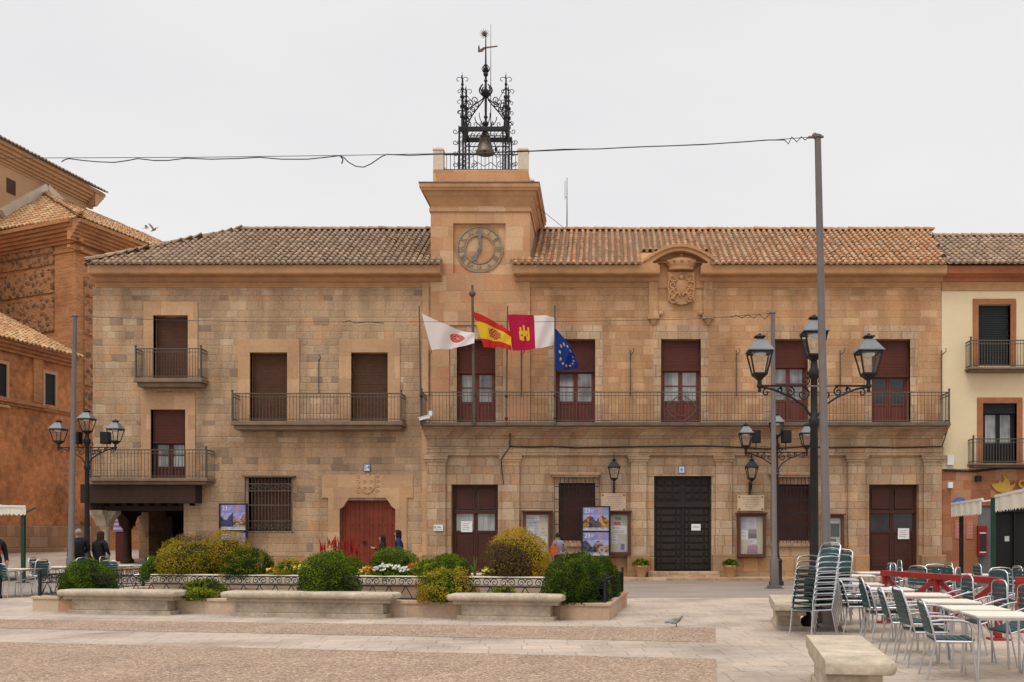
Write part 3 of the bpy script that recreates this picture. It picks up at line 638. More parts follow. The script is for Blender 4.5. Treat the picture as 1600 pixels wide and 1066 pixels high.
for a in (-1, 1):
    for b in (-1, 1):
        P = []
        for t, k in ((0,.90),(.18,.93),(.32,.90),(.45,.81),(.56,.67),(.66,.50),(.76,.31),(.86,.14),(1,.03)):
            P.append((bx+a*hs*k, by+b*hy*k, z2 + (apex-z2)*t))
        q.tube(P, .026, 5)
        for i in (2, 3, 4, 5, 6):
            p = Vector(P[i]); o2 = Vector((a, b*.5, .35)).normalized()*.14; q.tube([p + o2 + Vector((o2.x*.8*math.cos(g), o2.y*.8*math.cos(g), .11*math.sin(g)))*(1.15-k/16) for k, g in enumerate([j*.55 for j in range(13)])], .02, 4)
        q.tube([P[3], (bx+a*(hs+.02), by+b*(hs+.02), 18.25)], .014, 4); q.tube([P[5], (bx+a*(hs+.02), by+b*(hs+.02), 18.5)], .014, 4)
for k in range(8):
    a = 2*PI*k/8; d = Vector((math.cos(a), math.sin(a), 0))
    q.tube([Vector((bx,by,apex-.1)) + d*(.05+.2*math.sin(j*PI/6)) + Vector((0,0,.09*j)) for j in range(6)], .028, 4)
q.ball((bx, by, apex+.05), .17, n=8)
q.build('ogee_rib', MT['iron'], BC)
q = MB(); q.tube([(bx,by,z2), (bx,by,17.6), (bx,by,apex), (bx,by,20.2), (bx,by,21.0)], [.06,.045,.05,.03,.015], 6)
for z, r in ((17.5,.12),(17.75,.08),(19.15,.07),(19.4,.1),(19.58,.12),(19.75,.07)): q.ball((bx,by,z), r, r, r*.9, n=7)
for k in range(6):
    a = PI*k/3; d = Vector((math.cos(a), math.sin(a), 0))
    q.tube([Vector((bx,by,z2+.1)) + d*(.42*math.sin(j*.35)) + Vector((0,0,.1*j)) for j in range(6)], .018, 4)
    q.tube([Vector((bx,by,19.45)) + d*(.05+.1*math.sin(j*.6)) + Vector((0,0,.06*j)) for j in range(6)], .016, 4)
q.build('spire', MT['iron'], BC)
q = MB(); q.ball((bx-.05,by,20.97), .09, n=6)
for k in range(14): a = 2*PI*k/14; q.tube([(bx-.05,by,20.97), (bx-.05+.2*math.cos(a),by,20.97+.2*math.sin(a))], [.025,.004], 4)
q.prism([(bx-.3,20.25),(bx-.12,20.28),(bx-.02,20.4),(bx+.45,20.47),(bx+.46,20.51),(bx+.0,20.46),(bx-.1,20.44),(bx-.22,20.36),(bx-.25,20.55),(bx-.3,20.45)], by-.012, by+.012)
q.build('weathervane', MT['irong'], BC)
q = MB(); q.tube([(bx+.16,by+.3,z2), (bx+.16,by+.3,21.5)], [.022,.008], 5); q.build('lightning_rod', MT['irong'], BC)
q = MB(); r_ = .40; bz = 16.27
q.lathe([(.29,bz+.02),(.36,bz),(.35,bz+.07),(.30,bz+.16),(.25,bz+.34),(.23,bz+.5),(.215,bz+.62),(.18,bz+.69),(.09,bz+.72)], (bx,by-.2,0), 24)
be = q.build('bell', MT['bronze'], None, smooth=True); tag(be, 'old bronze bell hanging inside the iron cage of the clock tower', 'bell')
q = MB()
for s in (-1,1): q.tube([(bx+s*.1,by-.2,bz+.7),(bx+s*.12,by-.2,bz+.78),(bx,by-.2,bz+.84)], .03, 5)
q.box(bx-.08,bx+.08,by-.28,by-.12,bz+.8,z1+.12); q.build('headstock', MT['iron'], be)
q = MB(); q.tube([(bx,by-.2,bz+.3),(bx,by-.2,bz-.04)], .025, 6); q.ball((bx,by-.2,bz-.05), .055, n=6)
q.tube([(bx+.3,by-.2,bz+.55),(bx+.42,by-.25,bz+.2)], .02, 5); q.ball((bx+.42,by-.25,bz+.14), .06, .06, .09, n=6); q.build('clapper', MT['iron'], be)
# =====================================================================  OLD STONE HOUSE (left)
LH = thing('stone_house', 'grey brown rubble stone house with hipped tile roof, corner porch and red plank door', 'house', (xx(400), YF, 0))
X0, X1 = xx(145), XL - .004
PD = 5.3
zP = zz(782)
f1, f2, f3 = zz(590,YF-.55), zz(658,YF-.75), zz(747,YF-.75)
w1 = (*H(240,294,493,590)[:2], f1, zz(493)); w2 = (*H(391,449,551,658)[:2], f2, zz(551)); w3 = (*H(549,606,551,658)[:2], f2, zz(551)); w4 = (*H(236,290,640,747)[:2], f3, zz(640))
wg = H(389,456,747,830); wd = (xx(531), xx(618), .1, zz(778))
mb = MB(); wall(mb, X0, X1, zP, 10.75, [w1,w2,w3,w4,wg], YF, .32); xp = xx(287)
wall(mb, xp, X1, -.1, zP, [wg, wd], YF, .32)
mb.box(X0, X0+.4, YF+.003, YF+PD, zP+.003, 10.75); mb.box(X0, X0+.4, 38.8, YF+11, .0, zP); mb.box(X0, X0+.4, YF+PD, YF+11, zP, 10.75); mb.box(X0, X1, YF+11, YF+11.3, 0, 10.75)
mb.box(X0+.4, xx(270,YF+PD), YF+PD, YF+PD+.3, 0, zP); mb.box(xx(287,YF+PD), xp+.5, YF+PD, YF+PD+.3, 0, zP); mb.box(xp, xp+.3, YF+.33, YF+PD, 0, zP)
mb.build('wall', MT['rub'], LH)
q = MB(); q.box(xx(660), X1+.10, YF-.03, YF+.05, .9, zz(430)); q.build('quoin_strip', MT['trim'], LH)
MB().box(xp, wd[0]-.43, YF-.05, YF+.002, -.1, zz(868)).build('base_course', MT['plinth'], LH, bevel=.01); MB().box(wd[1]+.43, xx(660)-.002, YF-.05, YF+.002, -.1, zz(868)).build('base_course', MT['plinth'], LH, bevel=.01)
surround(LH, w1, .36, top=.5); surround(LH, w2, .45, top=.5); surround(LH, w3, .45, top=.5); surround(LH, w4, .36, top=.62)
for h, m in ((w1,'blind'), (w2,'blindr'), (w3,'blind')): blind_window(LH, h[0], h[1], h[2]+.02, h[3]-.02, YF+.26, 'blind')
french(LH, w4[0], w4[1], w4[2]+.02, w4[3]-.02, YF+.2, zz(690), 'mahogd', 'blindr', 'pane', .3)
balcony(LH, 212, 314, 591, 604, 545, .55, gap=.10); balcony(LH, 363, 627, 658, 671, 615, .75); balcony(LH, 141, 322, 747, 757, 703, .75)
q = MB()                                              # iron rod between the two balcony windows
x = xx(499); q.tube([(x,YF-.08,f2+1.1),(x,YF-.08,zz(562))], .022, 5); q.tube([(x,YF-.08,zz(566)),(x+.1,YF-.18,zz(560)),(x+.06,YF-.2,zz(556))], .018, 4); q.build('awning_rod', MT['irong'], LH)
# barred ground window
w = blind_window(LH, wg[0]+.02, wg[1]-.02, wg[2]+.02, wg[3]-.02, YF+.2, 'blind')
q = MB(); x0, x1, z0, z1 = wg[0]-.06, wg[1]+.06, wg[2]-.05, wg[3]+.02; y = YF-.2
for k in range(15): x = x0+(x1-x0)*k/14; q.bar((x,y,z0),(x,y,z1),.018,.018,up=(0,1,0))
for z in (z0, z0+.42, z0+1.0, z1-.5, z1-.25, z1): q.bar((x0,y,z),(x1,y,z),.03,.035)
for k in range(8):
    x = x0+(x1-x0)*(k+.5)/8
    for z in (z1-.37, z0+.2): q.tube(spiral((x,y-.01,z), .1, .03, 0, 7*(1 if k%2 else -1), 10), .012, 4)
for x in (x0, x1):
    for z in (z0, z1): q.bar((x,y,z),(x,YF+.05,z),.03,.03)
    q.bar((x,y,z0),(x,y,z1),.045,.03,up=(0,1,0))
q.build('window_grille', MT['irong'], w)
MB().box(x0-.1, x1+.1, YF-.3, YF+.02, z1+.01, z1+.06).build('window_hood', MT['cornd'], w)
# red plank door with shouldered head, dressed surround, small carved shield
q = MB(); d = .34
q.box(wd[0]-.42, wd[0], YF-.05, YF+.1, .0, wd[3]); q.box(wd[1], wd[1]+.42, YF-.05, YF+.1, .0, wd[3]); q.box(wd[0]-.65, wd[1]+.65, YF-.05, YF+.1, wd[3], zz(742))
for s, x in ((1, wd[0]), (-1, wd[1])):
    pts = [(x, wd[3]), (x, wd[3]-.42)] + [(x+s*(.05+.12*math.sin(t*PI/8)), wd[3]-.38+.12*t/4) for t in range(5)] + [(x+s*.2, wd[3]-.2), (x+s*.36, wd[3])]
    q.prism(pts if s > 0 else pts[::-1], YF-.045, YF+.2)
q.build('stone_surround', MT['trim'], LH)
q = MB(); n = 12
for k in range(n):
    a = wd[0]+(wd[1]-wd[0])*k/n; b = wd[0]+(wd[1]-wd[0])*(k+1)/n; q.box(a+.004, b-.004, YF+.18+.006*(k%2), YF+.24, .12, wd[3], RN.random())
for z in (.5, 1.25, 2.0, 2.6): 
    for k in range(8): q.ball((wd[0]+.16+k*(wd[1]-wd[0]-.32)/7, YF+.175, z), .025, n=5)
q.box((wd[0]+wd[1])/2-.03, (wd[0]+wd[1])/2+.03, YF+.16, YF+.18, .14, wd[3]-.02)
o = q.build('plank_door', MT['reddoor'], LH)
q = MB(); q.tube(spiral(((wd[0]+wd[1])/2-.15, YF+.15, 1.35), .06, .06, 0, 6.2, 12), .014, 5); q.build('door_knocker', MT['iron'], o)
q = MB(); sx, sz = xx(575), zz(757)
q.prism([(sx-.26,sz+.3),(sx+.26,sz+.3),(sx+.26,sz-.12),(sx+.14,sz-.28),(sx,sz-.34),(sx-.14,sz-.28),(sx-.26,sz-.12)], YF-.085, YF+.02)
for s in (-1,1):
    for k in range(4): q.tube(spiral((sx+s*.36, YF-.05, sz+.30-.18*k), .07, .03, 0, s*6, 9), .03, 5)
    q.tube(spiral((sx+s*.12, YF-.09, sz+.1), .08, .02, 0, 7, 10), .025, 5); q.tube(spiral((sx+s*.1, YF-.09, sz-.14), .06, .02, 0, 7, 10), .02, 5)
q.ball((sx, YF-.05, sz+.32), .08, .05, .07, n=7)
q.build('carved_shield', MT['trim'], LH, smooth=True)
# porch: timber beam, stone columns with bracket capitals, dark doorway
q = MB(); q.box(X0-.12, xx(316), YF-.62, YF-.02, zz(786,YF-.62), zz(758)); q.box(X0-.1, X0+.36, YF-.02, YF+PD-.002, zP-.35, zP-.003)
for k in range(9): x = X0+.2+k*.42; q.box(x, x+.2, YF+.0, YF+PD, zP-.2, zP-.002)
q.box(X0+.37, xp-.003, YF+PD-.25, YF+PD-.003, zP-.5, zP-.205); q.box(X0+.37, xp-.003, YF+.02, YF+.3, zP-.38, zP-.205)
q.build('porch_beam', MT['beam'], LH)
def column(cx, cy, g, m, wide, name='porch_column'):
    q = MB(); zt = zP-.36
    q.lathe([(.25,g-.1),(.25,g+.12),(.2,g+.16),(.165,g+.24),(.15,zt-.75),(.16,zt-.68),(.21,zt-.64),(.21,zt-.58)], (cx,cy,0), 18)
    a = [(-.24,zt-.58),(.24,zt-.58),(.3,zt-.4),(.46,zt-.2),(wide,zt-.12),(wide,zt),(-wide,zt),(-wide,zt-.12),(-.46,zt-.2),(-.3,zt-.4)]
    if m == 'bench':
        for u in range(1): q.prism([(cx+x*.9, z) for x, z in a], cy-.2, cy+.2)
    q.grid([[(cx-.19, cy+x, z) for x, z in a], [(cx+.19, cy+x, z) for x, z in a]], .5, (1,1,1), True); q.face([(cx-.19, cy+x, z) for x, z in a]); q.face([(cx+.19, cy+x, z) for x, z in a][::-1])
    return q.build(name, MT[m], LH, smooth=True)
column(X0+.3, YF+.28, gz(X0, YF), 'bench', .55); column(X0+.2, 37.45, gz(X0, 37.4), 'beam', .75)
q = MB(); q.box(xx(270,YF+PD), xx(287,YF+PD), YF+PD+.05, YF+PD+.1, .3, zP-.3); q.build('porch_door', MT['black'], LH)
MB().box(xx(262,YF+PD-.1), xx(269,YF+PD-.1), YF+PD-.15, YF+PD-.003, .3, zP-.21).build('door_post', MT['greyp'], LH)
MB().box(X0-.1, xp-.002, YF-.05, YF+PD, .0, .44).build('porch_floor', MT['plinth'], LH, bevel=.02)
# cornice, roof
xl, xe = xx(139,YF-.45), xx(688,YF-.45)
q = MB(); q.profx(xl, xe, CPROF); q.box(xl, X0+.05, YF-.465, YF+11, 11.15, 11.398); q.box(xl+.2, xe-.02, YF-.42, YF-.2, 11.402, 11.5); q.build('cornice', MT['corn'], LH)
exl = xx(130,ye); hipx = xx(370,ye+DR); XE = xx(690,YF-.5)
def okL(u, v):
    x = exl+u; yy = ye+v*math.cos(PT)
    if x > xx(673)-.1 and yy > YF-.2: return False
    return u > (hipx-exl)*(v/ln)+.02
mb = tiles(MB(), (exl, ye, ze), (1,0,0), V0, XE-exl-.1, ln, okL)
A_ = Vector((exl,ye+.2,ze+.13)); B_ = Vector((hipx,ye+DR,zr)); E_ = Vector((xx(674),ye+DR,zr))
mb.face([A_, (xx(674),ye+.2,ze+.13), E_, B_]); mb.face([E_, (xx(674),YF+11.2,ze), (exl,YF+11.2,ze), B_])
cl = math.hypot(4.33, 3.9); Vl = Vector((hipx-exl, 0, zr-ze)); 
def okl2(u, v): t = v/Vl.length; return u > (11.8-DR*1.0)*0 + 7.3*t and u < 12.2 - DR*t
tiles(mb, (exl, YF+11.4, ze), (0,-1,0), Vl, 12.2, Vl.length, okl2)
mb.face([(exl+.2,YF+11.2,ze+.1), A_ + Vector((.2,0,0)), B_])
ro = mb.build('roof', MT['tile_old'], LH)
mb = MB(); ridge(mb, B_, E_); ridge(mb, (exl+.05,ye+.05,ze+.07), B_+Vector((.1,.1,0)), .11); mb.build('ridge_tiles', MT['tile_old'], ro)

# =====================================================================  CREAM HOUSE (right)
CH = thing('cream_house', 'cream rendered house with terracotta window trims, iron balconies and tiled shopfront', 'house', (xx(1560), YF, 0))
YX = XR + .004; YR = YX + 8
k1, k2 = H(1528,1578,476,572), H(1535,1588,630,725); k3 = (k1[0]+4.6, k1[1]+4.6, k1[2], k1[3]); k4 = (k2[0]+4.6, k2[1]+4.6, k2[2], k2[3])
mb = MB(); wall(mb, YX, YR, zz(733), 11.05, [k1,k2,k3,k4], YF-.02, .3); mb.box(YR-.02, YR, YF, YF+11, 0, 11); mb.box(YX, YR, YF+11, YF+11.1, 0, 11); mb.box(YX, YX+.02, YF, YF+11, 0, 11)
mb.build('upper_wall', MT['cream'], CH)
sh = (xx(1556), YR-.5, .1, zz(800)); sg = (xx(1527), xx(1552), 0, 0)
mb = MB(); wall(mb, YX, YR, -.1, zz(733), [(xx(1527), sh[1], -.1, zz(790))], YF-.05, .3); mb.face([(YX,YF-.05,zz(733)),(YR,YF-.05,zz(733)),(YR,YF,zz(733)),(YX,YF,zz(733))]); mb.build('shopfront_wall', MT['terra'], CH)
MB().box(xx(1527), xx(1555), YF+.02, YF+.4, 0, zz(790)).build('grey_pillar', MT['greyp'], CH)
o = MB().box(xx(1555)+.002, sh[1], YF+.3, YF+.4, 0, zz(790)).build('shop_window', MT['black'], CH)
q = MB(); q.box(xx(1555)+.003, xx(1555)+.1, YF+.15, YF+.3, 0, zz(792)); q.box(xx(1555)+.1, sh[1], YF+.15, YF+.3, zz(800), zz(792)); q.box(xx(1588), xx(1590), YF+.18, YF+.3, 0, zz(800)); q.build('shop_frame', MT['iron'], o)
q = MB(); q.box(xx(1575), xx(1582), YF+.28, YF+.3, zz(846), zz(838), col=(.5,.5,.5)); q.build('door_sticker', MT['v'], o)
for h, gl in ((k1,'black'), (k2,'pane'), (k3,'black'), (k4,'pane')):
    surround(CH, h, .2, 'terrat', .2, .05, YF-.02)
    if gl == 'black':
        o = MB().box(h[0]+.01, h[1]-.01, YF+.16, YF+.2, h[2], h[3]-.01).build('window', MT['black'], CH); q = MB()
        for k in range(34): z = h[2]+(h[3]-h[2])*k/34; q.box(h[0]+.03, h[1]-.03, YF+.135, YF+.158, z, z+.045)
        q.build('slatted_shutter', plain('blue black shutter', (.016,.022,.024), .6), o)
    else: french(CH, h[0]+.01, h[1]-.01, h[2], h[3]-.01, YF+.12, h[3]-.32, 'black', 'black', 'pane', .38, False)
for a, b, pt, pb, pr in ((1517,1612,574,580,532), (1521,1620,724,730,686)):
    for s in (0, 4.6):
        if s: continue
        balcony(CH, a, b, pt, pb, pr, .5, 'cornd', .1)
CP2 = [(y, z+.12) for y, z in [(YF+.1,10.8),(YF-.1,10.8),(YF-.1,10.92),(YF-.3,11.0),(YF-.42,11.02),(YF-.45,11.28),(YF+.1,11.28)]]
q = MB(); q.profx(XR+.03, YR+.1, CP2); q.build('cornice', MT['terrat'], CH)
MB().profx(YX, YR, [(YF+.05,10.6),(YF-.07,10.6),(YF-.07,10.91),(YF+.05,10.91)]).build('frieze_band', MT['corn'], CH)
p2 = math.atan(.6); d2 = 3.3; V2 = (0, math.cos(p2), math.sin(p2)); l2 = d2/math.cos(p2); ex_ = XR+.1; z2_ = ze+.02
mb = tiles(MB(), (ex_, ye, z2_), (1,0,0), V2, YR-ex_, l2, lambda u, v: u > .02 + .75*v/l2*.7)
mb.face([(XR+.1,ye+.2,z2_+.1),(YR,ye+.2,z2_+.1),(YR,ye+d2,z2_+d2*.6),(XR+.1,ye+d2,z2_+d2*.6)]); mb.face([(XR+.1,ye+d2,z2_+d2*.6),(YR,ye+d2,z2_+d2*.6),(YR,YF+11,ze),(XR+.1,YF+11,ze)])
o = mb.build('roof', MT['tile_old'], CH); mb = MB(); ridge(mb, (XR+.6,ye+d2,z2_+d2*.6-.02), (YR,ye+d2,z2_+d2*.6-.02)); mb.build('ridge_tiles', MT['tile_old'], o)
q = MB(); q.box(xx(1478), xx(1488), YF-.17, YF-.02, zz(727), zz(712)); q.build('meter_box', MT['wplas'], CH)
q = MB(); q.box(xx(1479), xx(1486), YF-.2, YF-.06, zz(763), zz(754)); q.build('meter_box', MT['wplas'], CH)
q = MB(); q.box(xx(1522), xx(1530), YF-.25, YF-.06, zz(753), zz(744)); q.build('shop_lamp', MT['iron'], CH)
q = MB(); q.tube([(YX+.05, YF-.1, zz(735)), (YX+1.2, YF-.1, zz(737)), (YX+2.2, YF-.1, zz(732)), (YR, YF-.1, zz(734))], .04, 5); q.build('wall_cable', MT['cable'], CH)
# gold shop emblem and letter
q = MB(); gx_, gz_ = xx(1564), zz(762)
P = [(0,-.28),(.22,-.26),(.46,-.14),(.58,.06),(.62,.22),(.5,.14),(.36,.1),(.34,.3),(.2,.5),(.02,.66),(.1,.42),(.0,.24),(-.12,.36),(-.2,.2),(-.34,.22),(-.52,.16),(-.42,-.02),(-.26,-.18)]
q.prism([(gx_+x*.78, gz_+z*.72) for x, z in P], YF-.13, YF-.055)
text(q, 'S', .85, upright(xx(1596), YF-.09, zz(764)), depth=.03)
e = q.build('emblem', MT['gold'], None); e.name = 'shop_emblem'; tag(e, 'gold leaf shaped shop emblem and letter S on the terracotta shopfront wall', 'shop sign')

# =====================================================================  CHURCH
CU = thing('church', 'orange brick church with rubble panels, stepped cornices and ochre tile roofs', 'church', (-30, 50, 0))
def steps(mb, p0, p1, z, prof, outn):
    p0, p1, n = Vector((*p0,0)), Vector((*p1,0)), Vector((*outn,0)).normalized()
    for o0, za, zb in prof:
        a, b = p0 + n*o0, p1 + n*o0
        mb.grid([[(*(p0-n*.1).xy,z+za),(*a.xy,z+za),(*a.xy,z+zb),(*(p0-n*.1).xy,z+zb)], [(*(p1-n*.1).xy,z+za),(*b.xy,z+za),(*b.xy,z+zb),(*(p1-n*.1).xy,z+zb)]], .5, (1,1,1), True)
        mb.face([(*(p0-n*.1).xy,z+za),(*a.xy,z+za),(*a.xy,z+zb),(*(p0-n*.1).xy,z+zb)]); mb.face([(*(p1-n*.1).xy,z+za),(*b.xy,z+za),(*b.xy,z+zb),(*(p1-n*.1).xy,z+zb)])
def online(p0, d, px):           # point on a plan line seen at picture column px
    k = (px-CX)/F; t = (k*p0[1]-p0[0])/(d[0]-k*d[1]); return (p0[0]+d[0]*t, p0[1]+d[1]*t)
# annex
dC = ((1200-CX)/F, 1.0); c0 = (xx(0,40.6), 40.6); cA = (c0[0]-dC[0]*8, c0[1]-8); cB = online(c0, dC, 114); nC = (1, -dC[0])
zC = 9.9
mb = MB(); mb.plan([cA, cB, (cB[0]-9, cB[1]+1.0), (cA[0]-9, cA[1]+1.5)], 7.35, zC-.1); cL = online(c0, dC, 150)
mb.plan([cA, cL, (cL[0]-9, cL[1]+1.5), (cA[0]-9, cA[1]+1.5)], 2.0, 7.3); an = mb.build('annex_wall', MT['plast'], CU)
mb = MB(); steps(mb, cA, cB, zC, [(.1,-.45,-.3),(.2,-.3,-.15),(.32,-.15,.0)], nC); steps(mb, cA, cB, 7.3, [(.08,-.12,0),(.15,0,.12)], nC); steps(mb, cA, cB, 7.3, [(.04,.12,.2)], nC); mb.build('annex_cornice', MT['brick'], CU)
q = MB(); steps(q, cA, cL, 0, [(.14,-.4,1.95),(.1,1.95,2.03)], nC); q.build('stone_plinth', MT['rubble'] if 0 else stone('church plinth stone', [(.36,.20,.11),(.42,.25,.14),(.33,.19,.11),(.40,.26,.17)], .42, .7, (.36,.24,.14), .02, .6, stain=.6, bump=.02), CU)
for px, zb_, zt_, wd_ in ((77, zz(640,43.6), zz(586,43.6), .32), (0, zz(632,40.6), zz(568,40.6), .32)):
    p = online(c0, dC, px); d = Vector((dC[0],1,0)).normalized(); n = Vector((1,-dC[0],0)).normalized(); P = Vector((*p,0))
    q = MB(); q.M = Matrix(((d.x,n.x,0,P.x),(d.y,n.y,0,P.y),(0,0,1,0),(0,0,0,1)))
    q.box(-wd_-.12,-wd_,-.02,.07,zb_,zt_+.14); q.box(wd_,wd_+.12,-.02,.07,zb_,zt_+.14); q.box(-wd_,wd_,-.02,.07,zt_,zt_+.14); q.box(-wd_-.12,wd_+.12,-.02,.1,zb_-.1,zb_)
    o = q.build('window', MT['cbuff'], CU); r = MB(); r.M = q.M; r.box(-wd_,wd_,-.02,.015,zb_,zt_); r.build('pane', MT['black'], o)
q = MB()
for px in (58, ):                                      # shallow brick pilasters between the windows
    p = online(c0, dC, px); q.M = Matrix(((d.x,n.x,0,p[0]),(d.y,n.y,0,p[1]),(0,0,1,0),(0,0,0,1))); q.box(-.25,.25,-.02,.06,7.5,9.45)
q.build('wall_pilaster', MT['brick'], CU)
dv = Vector((dC[0],1,0)).normalized(); up_ = Vector((-1,dC[0],0)).normalized(); Vc = Vector((up_.x, up_.y, .5)).normalized()
O = Vector((*cA,zC)) - up_*.4; LC = (Vector((*cB,0))-Vector((*cA,0))).length
mb = tiles(MB(), O, dv, Vc, LC+.5, 7, lambda u, v: (O + dv*u + Vc*v).y < 46.7 and u < LC+.3 - max(0, v*.9-2.6)*.0, .25, .36)
mb.face([O+dv*0, O+dv*(LC+.3), O+dv*(LC+.3)+Vc*1.2, O+dv*(LC-2)+Vc*7, O+Vc*7]); mb.build('annex_roof', MT['tile_ch'], CU)
# chapel with rubble panels
b1 = (xx(118,46.8), 46.8); b0 = (xx(-16,49.5), 49.5); dB = ((1410-CX)/F, 1.0); b2 = online(b1, dB, 219); b2 = (b1[0]+dB[0]*11, b1[1]+11); zB_ = EYE+(HZ-349)/F*46.8
mb = MB(); mb.plan([b0, b1, b2, (b2[0]-5, b2[1]+2)], 0, zB_-.9); cw = mb.build('chapel_wall', MT['brick'], CU)
nB = (1, -dB[0]); mb = MB()
pr = [(.06,-1.35,-1.2),(.12,-.95,-.8),(.24,-.8,-.65),(.36,-.65,-.5),(.48,-.5,-.34),(.6,-.34,-.18),(.74,-.18,.0)]
dF = Vector((b1[0]-b0[0], b1[1]-b0[1], 0)).normalized(); nF = Vector((dF.y, -dF.x, 0)); steps(mb, (b0[0],b0[1]), (b1[0]+dF.x*.45,b1[1]+dF.y*.45), zB_, pr, nF.xy); steps(mb, (b1[0],b1[1]-.6), b2, zB_, [(a-.01,z-.002,w-.002) for a, z, w in pr], nB); mb.build('chapel_cornice', MT['brick'], CU)
q = MB()
for pt, pb in ((389,416),(423,460),(467,520)):
    q.M = Matrix(((dF.x,nF.x,0,b1[0]),(dF.y,nF.y,0,b1[1]),(0,0,1,0),(0,0,0,1))); FL = math.hypot(b1[0]-b0[0], b1[1]-b0[1]); q.box(-FL*.87, -FL*.235, -.1, .06, zz(pb,47.8), zz(pt,47.8))
d = Vector((dB[0],1,0)).normalized(); n = Vector((1,-dB[0],0)).normalized(); q.M = Matrix(((d.x,n.x,0,b1[0]),(d.y,n.y,0,b1[1]),(0,0,1,0),(0,0,0,1)))
for z0, z1 in ((zz(520,47),zz(467,47)),(zz(460,47),zz(430,47)),(zz(600,47),zz(528,47)),(2,zz(608,47))): q.box(.5,2.6,-.1,.06,z0,z1); q.box(3.4,9,-.1,.06,z0,z1)
q.build('rubble_panel', MT['rubble'], CU)
# nave wall behind
a0 = (xx(0,50.0), 50.0); ac = (xx(135,56.4), 56.4); dA = (ac[0]-a0[0], ac[1]-a0[1]); aS = (a0[0]-dA[0], a0[1]-dA[1]); nA = (dA[1], -dA[0]); zA = EYE+(HZ-228)/F*50
mb = MB(); mb.plan([aS, ac, (ac[0]-14, ac[1]+3), (aS[0]-14, aS[1]+3)], 0, zA-.3); mb.build('nave_wall', MT['cbuff'], CU)
mb = MB(); prA = [(.1,-1.5,-1.3),(.2,-1.3,-1.1),(.32,-1.1,-.85),(.46,-.85,-.6),(.6,-.6,-.3),(.75,-.3,.0)]; prA = [(a_,z_*.62,w_*.62) for a_,z_,w_ in prA]
ac2 = (ac[0]+.0, ac[1]+.6); steps(mb, aS, ac2, zA, prA, nA); steps(mb, (ac[0]+.6,ac[1]), (ac[0]-12,ac[1]+3), zA, [(a,z-.003,w-.003) for a,z,w in prA], (.2,1)); mb.build('nave_cornice', MT['cbuff'], CU)
dv = Vector((dA[0],dA[1],0)).normalized(); un = Vector((-dA[1],dA[0],0)).normalized(); Va = Vector((un.x,un.y,.42)).normalized(); O = Vector((*aS,zA))-un*.85; LA = Vector((*dA,0)).length*2+.9
mb = tiles(MB(), O, dv, Va, LA, 8, lambda u, v: u < LA - v*.85, .26, .4); mb.face([O, O+dv*LA, O+dv*(LA-5)+Va*8, O+Va*8]); mb.build('nave_roof', MT['tile_old'], CU)
p = online(a0, dA, 17); q = MB(); nn = -un; q.M = Matrix(((dv.x,nn.x,0,p[0]),(dv.y,nn.y,0,p[1]),(0,0,1,0),(0,0,0,1))); zw = zz(303, p[1]); q.box(-.3,.3,-.05,.03,zw,zw+.75); q.build('small_window', MT['mahogd'], CU)
# chapel roof leaning on the nave wall
P3 = online(a0, dA, 69); PP = Vector((*P3, EYE+(HZ-303)/F*P3[1])); QQ = Vector((*ac, PP.z)); E1 = Vector((b1[0]+.7,b1[1]-.75,zB_+.02)); E0 = Vector((b0[0]+nF.x*.75,b0[1]+nF.y*.75,zB_+.12)); E2 = Vector((b2[0]+.75,b2[1],zB_+.02)); LL = Vector((*a0, EYE+(HZ-345)/F*50.0))
def facet(mb, O, e, top, poly, w=.26, row=.4):
    U = (e-O).normalized(); N_ = U.cross(top-O).normalized(); V = N_.cross(U).normalized()
    pts = [((p-O).dot(U), (p-O).dot(V)) for p in poly]
    def ins(u, v):
        c = False; m_ = len(pts)
        for i in range(m_):
            (x1,y1),(x2,y2) = pts[i], pts[i-1]
            if (y1 > v) != (y2 > v) and u < (x2-x1)*(v-y1)/(y2-y1)+x1: c = not c
        return c
    tiles(mb, O, U, V, (e-O).length, max(p[1] for p in pts), ins, w, row); mb.face([p - N_*.02 for p in poly])
mb = MB(); facet(mb, E0, E1, PP, [E0, E1, PP, LL+Vector((-.3,-.6,-.5))]); facet(mb, E1, E2, PP, [E1, E2, QQ+Vector((1.5,3.5,0)), QQ, PP])
ridge(mb, E1+Vector((0,0,.1)), PP, .12); mb.build('chapel_roof', MT['tile_ch'], CU)
q = MB(); o2 = Vector((nA[0],nA[1],0)).normalized()*.12
for A1, B1 in ((LL, PP), (PP, PP+Vector((dA[0],dA[1],0))*.22-Vector((0,0,.55)))): q.bar(A1+o2+Vector((0,0,.3)), B1+o2+Vector((0,0,.3)), .3, .5)
q.build('roof_flashing', MT['white_stone'], CU)

